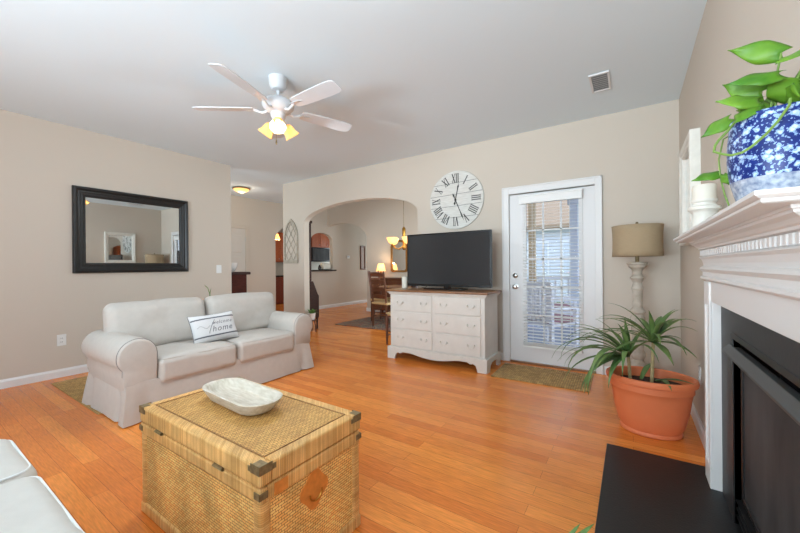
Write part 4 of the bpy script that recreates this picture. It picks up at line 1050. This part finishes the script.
leaves = [((.281, 1.12, 1.632), (.195, 1.13, 1.676), .027, V3, .1), ((.315, 1.08, 1.615), (.255, 1.05, 1.588), .034, V1, .1), ((.271, 1.10, 1.580), (.188, 1.10, 1.588), .030, (-.3, -.7, .6), .15),
 ((.256, 1.15, 1.565), (.190, 1.16, 1.607), .032, (-.5, -.75, .25), .1), ((.246, 1.14, 1.546), (.176, 1.14, 1.566), .030, V1, .15), ((.240, 1.14, 1.532), (.203, 1.12, 1.496), .026, V3, .1),
 ((.205, 1.19, 1.526), (.152, 1.20, 1.498), .024, (-.5, -.8, .3), .15), ((.200, 1.28, 1.412), (.142, 1.27, 1.400), .022, (-.5, -.7, .5), .12), ((.203, 1.27, 1.40), (.228, 1.285, 1.412), .012, V2, .1), ((.206, 1.262, 1.40), (.214, 1.25, 1.372), .012, V3, .1),
 ((.276, 1.17, 1.52), (.214, 1.15, 1.540), .028, V3, .1), ((.296, 1.13, 1.535), (.256, 1.10, 1.575), .028, (-.5, -.8, 0), .1), ((.315, 1.12, 1.56), (.352, 1.10, 1.60), .030, (-.2, -.9, .3), .1),
 ((.30, 1.20, 1.56), (.296, 1.26, 1.605), .028, V1, .1), ((.33, 1.18, 1.55), (.365, 1.20, 1.575), .024, V1, .1), ((.28, 1.22, 1.55), (.232, 1.26, 1.57), .028, V1, .1),
 ((.30, 1.14, 1.52), (.285, 1.09, 1.545), .028, (-.4, -.8, .3), .15), ((.27, 1.15, 1.51), (.245, 1.11, 1.52), .024, (-.5, -.8, .2), .1), ((.31, 1.10, 1.53), (.33, 1.06, 1.55), .026, V1, .1)]
for b, tp, wd, nn, dr in leaves:
    pleaf(b, tp, wd, nn, dr); bx = Vector(b)
    if bx.z < 1.45: continue
    r0 = Vector(root)+Vector((random.uniform(-.03, .03), random.uniform(-.03, .03), -.01)); md_ = (bx+r0)/2+Vector((0, 0, .012)); vine([r0, (r0+md_)/2+Vector((0, 0, .008)), md_, bx])
vine([(.289, 1.10, 1.520), (.287, 1.097, 1.505), (.266, 1.085, 1.470), (.245, 1.075, 1.443), (.222, 1.07, 1.420), (.207, 1.07, 1.410), (.19, 1.075, 1.408), (.175, 1.08, 1.415), (.164, 1.10, 1.428), (.168, 1.11, 1.445), (.178, 1.13, 1.462), (.196, 1.145, 1.484), (.215, 1.16, 1.512), (.24, 1.17, 1.505)], .0028)
vine([(.235, 1.23, SH+.2), (.207, 1.26, SH+.19), (.2, 1.275, SH+.14), (.203, 1.275, SH+.09), (.21, 1.265, SH+.04), (.218, 1.255, SH+.005)], .002)
mbL.build('leaves', M_pothos, t, smooth=True, world=True, solid=.0008); mbS.build('vines', M_pothos_stem, t, smooth=True, world=True)

# small foreground plant whose leaf tips enter the bottom of the frame
t = thing('foreground_houseplant', 'green leaf tips of a low houseplant at the bottom edge beside the hearth', 'plant', (-.262, 1.138, 0))
MB().lathe([(.06, 0), (.075, .01), (.09, .14), (.095, .15), (.085, .15), (.08, .12)], n=28).build('pot', M_ceramic, t, smooth=True)
MB().lathe([(.082, .12), (.002, .125)], n=20, cap=False).build('soil', M_soil, t)
mb = MB()
for k in range(12):
    a = k*2*PI/12+.35; strap(mb, (0, 0, .12), a, 1.0, .15, .010, 1.6)
simple_leaf(mb, (.03, .05, .2), (.113, .154, .30), .010); simple_leaf(mb, (.03, .05, .2), (.152, .179, .30), .012); simple_leaf(mb, (.02, .04, .2), (.13, .12, .30), .012)
mb.tube([(0, 0, .12), (.02, .05, .2)], .003, 5)
mb.build('leaves', M_leaf, t, smooth=True, solid=.001)

# ------------------------------------------------------------------ foyer: chest, bowl, light
t = thing('entry_chest', 'tall dark cherry chest standing beyond the end of the left wall', 'chest', (-5.49, 2.9, 0))
box(-5.72, -5.285, 2.4, 3.36, .05, 1.05).build('body', M_redwood, t, world=True, bevel=.005)
box(-5.74, -5.262, 2.38, 3.42, 1.05, 1.095).build('top', M_darkwood, t, world=True, bevel=.01)
box(-5.73, -5.275, 2.39, 3.37, 0, .06).build('plinth', M_redwood, t, world=True, bevel=.004)
tag(MB().lathe([(.05, 0), (.055, .006), (.09, .04), (.115, .1), (.12, .15), (.115, .15), (.105, .1), (.08, .045), (.01, .02)], (-5.46, 3.17, 1.0955), 36).build('ceramic_bowl', M_ceramic, None, smooth=True), 'white ceramic bowl on the dark chest beyond the left wall', 'bowl')
t = thing('flush_ceiling_light', 'lit round flush ceiling light with bronze rim in the hallway', 'light', (-6.4, 3.97, H))
MB().lathe([(.15, -.03), (.16, -.025), (.165, -.012), (.14, 0)], n=36).build('rim', M_brass2, t, smooth=True)
sh = MB().lathe([(.012, -.095), (.05, -.09), (.1, -.07), (.135, -.045), (.145, -.025)], n=32, cap=False).build('glass_bowl', M_alab, t, smooth=True, solid=.003)
MB().lathe([(.004, -.115), (.011, -.108), (.008, -.092)], n=10).build('finial', M_brass2, t)
point('hall_bulb_light', (-6.4, 3.97, H-.14), 3, (1, .88, .72), .06)

# ------------------------------------------------------------------ dining room
t = thing('secretary_desk', 'dark wood slant-front secretary just inside the archway on the left', 'desk', (-5.15, 4.48, 0))
xa, xb = -5.46, -4.915
MB().prism([(4.385, .22), (4.60, .22), (4.60, .62), (4.57, .66), (4.46, .90), (4.385, .90)], 'x', xa, xb).build('desk_case', M_darkwood, t, world=True, bevel=.004)
box(xa+.03, xb-.01, 4.385, 4.43, .9, 2.0).build('bookcase', M_darkwood, t, world=True, bevel=.004)
mb = box(xa+.01, xb+.008, 4.38, 4.445, 1.97, 2.02); mb.build('cornice', M_darkwood, t, world=True, bevel=.006)
for x in (xa+.03, xb-.03):
    for y in (4.41, 4.575): MB().lathe([(.014, 0), (.018, .03), (.014, .1), (.022, .2), (.022, .225)], (x, y, 0), 12).build('leg', M_darkwood, t, world=True, smooth=True)
for z in (.26, .38, .5):
    dw = box(xa+.03, xb-.03, 4.598, 4.612, z, z+.1).build('drawer', M_darkwood, t, world=True, bevel=.003)
    for x in (xa+.12, xb-.12): MB().lathe([(.008, 0), (.012, .01), (.006, .018)], (x, 4.612, z+.05), 10, M=Matrix.Rotation(-PI/2, 4, 'X')).build('knob', M_brass, dw, world=True)
t = thing('plant_stand', 'small wooden stand holding a white potted plant by the archway', 'stand', (-4.80, 4.315, 0))
MB().lathe([(.085, .195), (.09, .2), (.09, .215), (.085, .22)], n=24).build('stand_top', M_chairwood, t, smooth=True)
for k in range(3): a = k*2*PI/3+.3; MB().tube([(.06*math.cos(a), .06*math.sin(a), .197), (.085*math.cos(a), .085*math.sin(a), 0.004)], [.010, .012], 8).build('leg', M_chairwood, t)
t = thing('small_potted_plant', 'little green plant in a white pot on the stand by the archway', 'plant', (-4.80, 4.315, .2205))
MB().lathe([(.045, 0), (.055, .01), (.066, .1), (.07, .115), (.06, .115), (.056, .09)], n=28).build('pot', M_ceramic, t, smooth=True)
mb = MB()
for k in range(26):
    a = k*2.4; e = .3+.9*rnd.random(); L_ = .09+.06*rnd.random(); simple_leaf(mb, (0, 0, .09), (L_*math.cos(a)*math.cos(e), L_*math.sin(a)*math.cos(e), .1+L_*math.sin(e)), .018, droop=.2, n=4)
mb.build('leaves', M_leaf, t, smooth=True, solid=.001)

def make_chair(label, loc, rz):
    """ladder-back chair; front is local -y"""
    t = thing('dining_chair', label, 'chair', loc, rz, 'ladder-back dining chairs')
    for sx in (-1, 1):
        MB().tube([(sx*.19, .19, 0), (sx*.19, .185, .45), (sx*.195, .2, .7), (sx*.2, .25, 1.02), (sx*.2, .255, 1.07)], [.015, .018, .018, .016, .009], 8).build('rear_leg', M_chairwood, t, smooth=True)
        MB().tube([(sx*.215, -.2, 0), (sx*.215, -.2, .12), (sx*.215, -.2, .46)], [.013, .019, .019], 8).build('front_leg', M_chairwood, t, smooth=True)
        MB().tube([(sx*.205, -.2, .2), (sx*.195, .185, .2)], .009, 6).build('stretcher', M_chairwood, t, smooth=True)
    for y, z in ((-.2, .25), (-.2, .14), (.187, .22)): MB().tube([(-.2, y, z), (.2, y, z)], .009, 6).build('stretcher', M_chairwood, t, smooth=True)
    MB().rbox((0, -.01, .455), (.225, .215, .022), .018, 3, 4).build('seat', M_rush, t, smooth=True)
    for z in (.58, .72, .86, .99):
        rows = []
        for i in range(9):
            x = -.195+.39*i/8; b_ = .02*(1-(x/.195)**2); y = .185+(z-.45)*.11+b_; h = .028+.018*(1-(x/.195)**2)
            rows.append([(x, y-.006, z-.028), (x, y+.006, z-.028), (x, y+.006, z+h), (x, y-.006, z+h)])
        MB().loft(rows).build('slat', M_chairwood, t, smooth=True, angle=30)
    return t
c0 = make_chair('ladder-back dining chair with its back to the archway, nearest the table lamp', (-3.93, 5.42, .01), PI*.93)
dup(c0, (-4.42, 5.98, .01), PI/2+.1, 'ladder-back dining chair seen side-on at the left end of the table')
dup(c0, (-2.835, 4.40, 0), -PI/2, 'ladder-back chair tucked behind the left end of the white dresser')
t = thing('dining_table', 'dark round dining table beyond the archway behind the dresser', 'table', (-3.75, 5.92, .01))
MB().lathe([(.58, .725), (.6, .73), (.6, .75), (.585, .755)], n=48).build('tabletop', M_chairwood, t, smooth=True, angle=30)
MB().lathe([(.06, .1), (.08, .2), (.05, .35), (.07, .5), (.045, .62), (.12, .726)], n=24).build('pedestal', M_chairwood, t, smooth=True)
for k in range(4): a = k*PI/2+.6; MB().tube([(.03*math.cos(a), .03*math.sin(a), .2), (.2*math.cos(a), .2*math.sin(a), .13), (.34*math.cos(a), .34*math.sin(a), .02)], [.03, .028, .02], 8).build('leg', M_chairwood, t, smooth=True)
t = thing('sideboard', 'wooden sideboard under the dining room mirror', 'sideboard', (-4.6, 6.83, 0))
box(-5.25, -3.9, 6.62, 7.05, .12, .86).build('case', M_chairwood, t, world=True, bevel=.005); box(-5.28, -3.87, 6.6, 7.055, .86, .89).build('top', M_chairwood, t, world=True, bevel=.006)
for x in (-5.21, -3.94):
    for y in (6.66, 7.0): MB().lathe([(.018, 0), (.026, .05), (.022, .12)], (x, y, 0), 12).build('leg', M_chairwood, t, world=True, smooth=True)
for k in range(3):
    dw = box(-5.22+.44*k, -4.81+.44*k, 6.605, 6.622, .64, .82).build('drawer', M_chairwood, t, world=True, bevel=.004); MB().lathe([(.01, 0), (.014, .012)], (-5.02+.44*k, 6.606, .73), 10, M=R90).build('knob', M_brass, dw, world=True)
t = thing('table_lamp', 'small lit table lamp with cream shade on the dining sideboard', 'lamp', (-5.10, 6.8, .8905))
MB().lathe([(.055, 0), (.06, .01), (.03, .03), (.025, .06), (.05, .1), (.035, .14), (.015, .16), (.012, .19)], n=24).build('base', M_chairwood, t, smooth=True)
MB().lathe([(.115, .16), (.065, .34)], n=32, cap=False).build('lamp_shade', M_lampshade_lit, t, smooth=True, solid=.002)
MB().lathe([(.01, .19), (.03, .22), (.03, .26), (.01, .29)], n=14).build('bulb', M_bulb, t, smooth=True)
point('table_lamp_light', (-5.10, 6.8, 1.215), 2.5, (1, .78, .5), .03)
# mirror with arched top on the dining wall
t = thing('arched_mirror', 'tall gilt-framed mirror with clipped arched top on the dining room wall', 'mirror', (-4.74, YD, 1.02))
def arched(hw, h, r, n=6):
    pts = [(-hw+.04, 0), (hw-.04, 0), (hw, .04), (hw, h-.16)]
    for i in range(1, 9): a = PI/2*i/8; pts.append((hw*math.cos(a)*.55+hw*.45*(1-i/8)**.5, h-.16+.16*math.sin(a)))
    pts2 = [(-x, z) for x, z in pts[::-1]]
    return pts+[p for p in pts2 if abs(p[0]) > 1e-6][:-2]+[(-hw, .04)]
ao = arched(.245, .79, .1); cz_ = .39
ai = [(x*.80, cz_+(z-cz_)*.88) for x, z in ao]; mb = MB()
for i in range(len(ao)): j = (i+1) % len(ao); mb.prism([ao[i], ao[j], ai[j], ai[i]], 'y', -.03, -.002)
mb.build('frame', M_gold, t); MB().prism([(x*.99, cz_+(z-cz_)*.99) for x, z in ai], 'y', -.012, -.004).build('glass', M_mirror, t)
# chandelier
t = thing('chandelier', 'brass chandelier with upturned amber glass shades hanging in the dining room', 'chandelier', (-3.72, 5.72, HD))
MB().lathe([(.02, -.05), (.06, -.03), (.065, 0)], n=24).build('canopy', M_brass, t, smooth=True)
mb = MB(); mb.tube([(0, 0, -.03), (0, 0, -1.26)], .005, 6); mb.build('chain', M_brass2, t)
MB().lathe([(.012, -1.72), (.03, -1.70), (.04, -1.66), (.025, -1.60), (.02, -1.48), (.032, -1.42), (.035, -1.30), (.012, -1.26)], n=20).build('centre_column', M_brass, t, smooth=True)
for k in range(5):
    a = k*2*PI/5+.5; ca, sa = math.cos(a), math.sin(a)
    arm = MB().tube([(.02*ca, .02*sa, -1.64), (.12*ca, .12*sa, -1.70), (.22*ca, .22*sa, -1.68), (.27*ca, .27*sa, -1.60)], .009, 8).build('arm', M_brass, t, smooth=True)
    s_ = MB().lathe([(.025, -1.60), (.06, -1.58), (.085, -1.53), (.105, -1.48)], (.27*ca, .27*sa, 0), 20, cap=False).build('glass_shade', M_alab, arm, smooth=True, solid=.003)
    MB().lathe([(.01, -1.59), (.024, -1.56), (.024, -1.53), (.008, -1.50)], (.27*ca, .27*sa, 0), 12).build('bulb', M_bulb, s_, smooth=True)
point('chandelier_light', (-3.72, 5.72, HD-1.44), 5, (1, .8, .55), .15)

# ------------------------------------------------------------------ corridor and kitchen
t = thing('thermostat', 'small pale thermostat on the corridor wall seen through both arches', 'thermostat', (XH, 7.93, 1.46))
box(.0005, .022, -.06, .06, -.045, .045).build('case', M_white_plastic, t, bevel=.004); box(.021, .024, -.035, .035, -.005, .03).build('display', M_outgrey, t)
t = thing('wood_picture_frame', 'narrow wood-framed picture at the far end of the corridor wall', 'picture', (XH, 8.62, 1.45))
frame_x(XH, 1, 8.50, 8.74, 1.07, 1.83, .05, [(0, .001), (0, .02), (.3, .028), (.8, .02), (1, .012), (1, .001)]).build('frame', M_chairwood, t, world=True)
box(XH+.001, XH+.01, 8.54, 8.70, 1.11, 1.79).build('print', M_walnut, t, world=True)
struct('trim_4', box(XH-T-.16, XH+.10, 6.40, 7.33, 1.046, 1.085), M_counter)
KX = -9.5
def cabinet(nm, label, y0, y1, z0, z1, x0, x1, m, ndoor):
    t = thing(nm, label, 'cabinet', ((x0+x1)/2, (y0+y1)/2, z0))
    box(x0, x1, y0, y1, z0, z1).build('case', m, t, world=True, bevel=.003)
    for k in range(ndoor):
        a = y0+(y1-y0)*k/ndoor+.012; b = y0+(y1-y0)*(k+1)/ndoor-.012
        dd = box(x1-.004, x1+.018, a, b, z0+.02, z1-.02).build('door', m, t, world=True, bevel=.004)
        mb = box(x1+.016, x1+.024, a, a+.06, z0+.02, z1-.02); mb.box(x1+.016, x1+.024, b-.06, b, z0+.02, z1-.02); mb.box(x1+.016, x1+.024, a+.06, b-.06, z0+.02, z0+.08); mb.box(x1+.016, x1+.024, a+.06, b-.06, z1-.08, z1-.02)
        mb.build('door_rail', m, dd, world=True, bevel=.003)
        MB().lathe([(.007, 0), (.014, .012), (.008, .022)], (x1+.024, b-.03, (z0+.1 if z0 > 1 else z1-.1)), 10, M=Matrix.Rotation(PI/2, 4, 'Y')).build('knob', M_chrome, dd, world=True)
    return t
cabinet('upper_cabinet', 'orange oak upper kitchen cabinet seen through the narrow hall arch', 6.3, 8.1, 1.34, 2.3, -9.97, KX-.0, M_cab, 4)
cabinet('upper_cabinet', 'orange oak kitchen cabinet above the black microwave in the pass-through', 8.55, 9.75, 1.88, 2.45, -9.97, KX, M_cab, 3)
cabinet('base_cabinet', 'reddish cherry base kitchen cabinet under the dark countertop', 6.3, 9.9, .0, .86, -9.97, KX+.15, M_cab_low, 6)
tag(box(-9.97, KX+.2, 6.28, 9.92, .862, .90).build('countertop', M_counter, None, bevel=.004), 'dark granite countertop on the kitchen base cabinets', 'countertop')
t = thing('microwave', 'black microwave under the kitchen cabinet seen through the pass-through', 'microwave', (-9.75, 9.1, 1.4))
box(-9.97, KX+.02, 8.57, 9.73, 1.36, 1.875).build('case', M_micro, t, world=True, bevel=.004); box(KX+.02, KX+.03, 8.6, 9.4, 1.40, 1.84).build('door', M_fglass, t, world=True, bevel=.003)
MB().tube([(KX+.05, 9.42, 1.42), (KX+.05, 9.42, 1.82)], .012, 8).build('handle', M_chrome, t, world=True)
struct('trim_5', box(-9.979, -9.972, 6.3, 9.9, .9, 1.36), M_splash)
t = thing('toaster', 'cream toaster standing on the pass-through ledge', 'toaster', (-7.27, 7.05, 1.0855))
MB().rbox((0, 0, .095), (.085, .14, .085), .03, 4, 6).build('body', M_candle, t, smooth=True); box(-.05, .05, -.14, .14, 0, .02).build('base', M_dark_slot, t)
mb = box(-.04, -.015, -.1, .1, .176, .1815); mb.box(.015, .04, -.1, .1, .176, .1815); mb.build('slots', M_dark_slot, t); box(-.012, .012, .138, .16, .1, .12).build('lever', M_dark_slot, t)
tag(MB().lathe([(.03, 0), (.045, .01), (.05, .06), (.035, .1), (.02, .12), (.024, .14), (.02, .14), (.01, .1)], (-7.25, 6.82, 1.0855), 20).build('small_vase', M_counter, None, smooth=True), 'small dark vase on the pass-through ledge left of the toaster', 'vase')
t = thing('kitchen_pendant', 'small glowing amber pendant light hanging in the kitchen', 'light', (-8.3, 6.2, H))
MB().tube([(0, 0, 0), (0, 0, -.62)], .005, 6).build('cord', M_brass2, t)
MB().lathe([(.09, -.8), (.085, -.76), (.05, -.66), (.02, -.62)], n=24, cap=False).build('glass_shade', M_alab, t, smooth=True, solid=.003)
MB().lathe([(.01, -.76), (.026, -.72), (.024, -.68), (.01, -.65)], n=12).build('bulb', M_bulb, t, smooth=True)
point('pendant_light', (-8.3, 6.2, H-.86), 7, (1, .8, .55), .05)
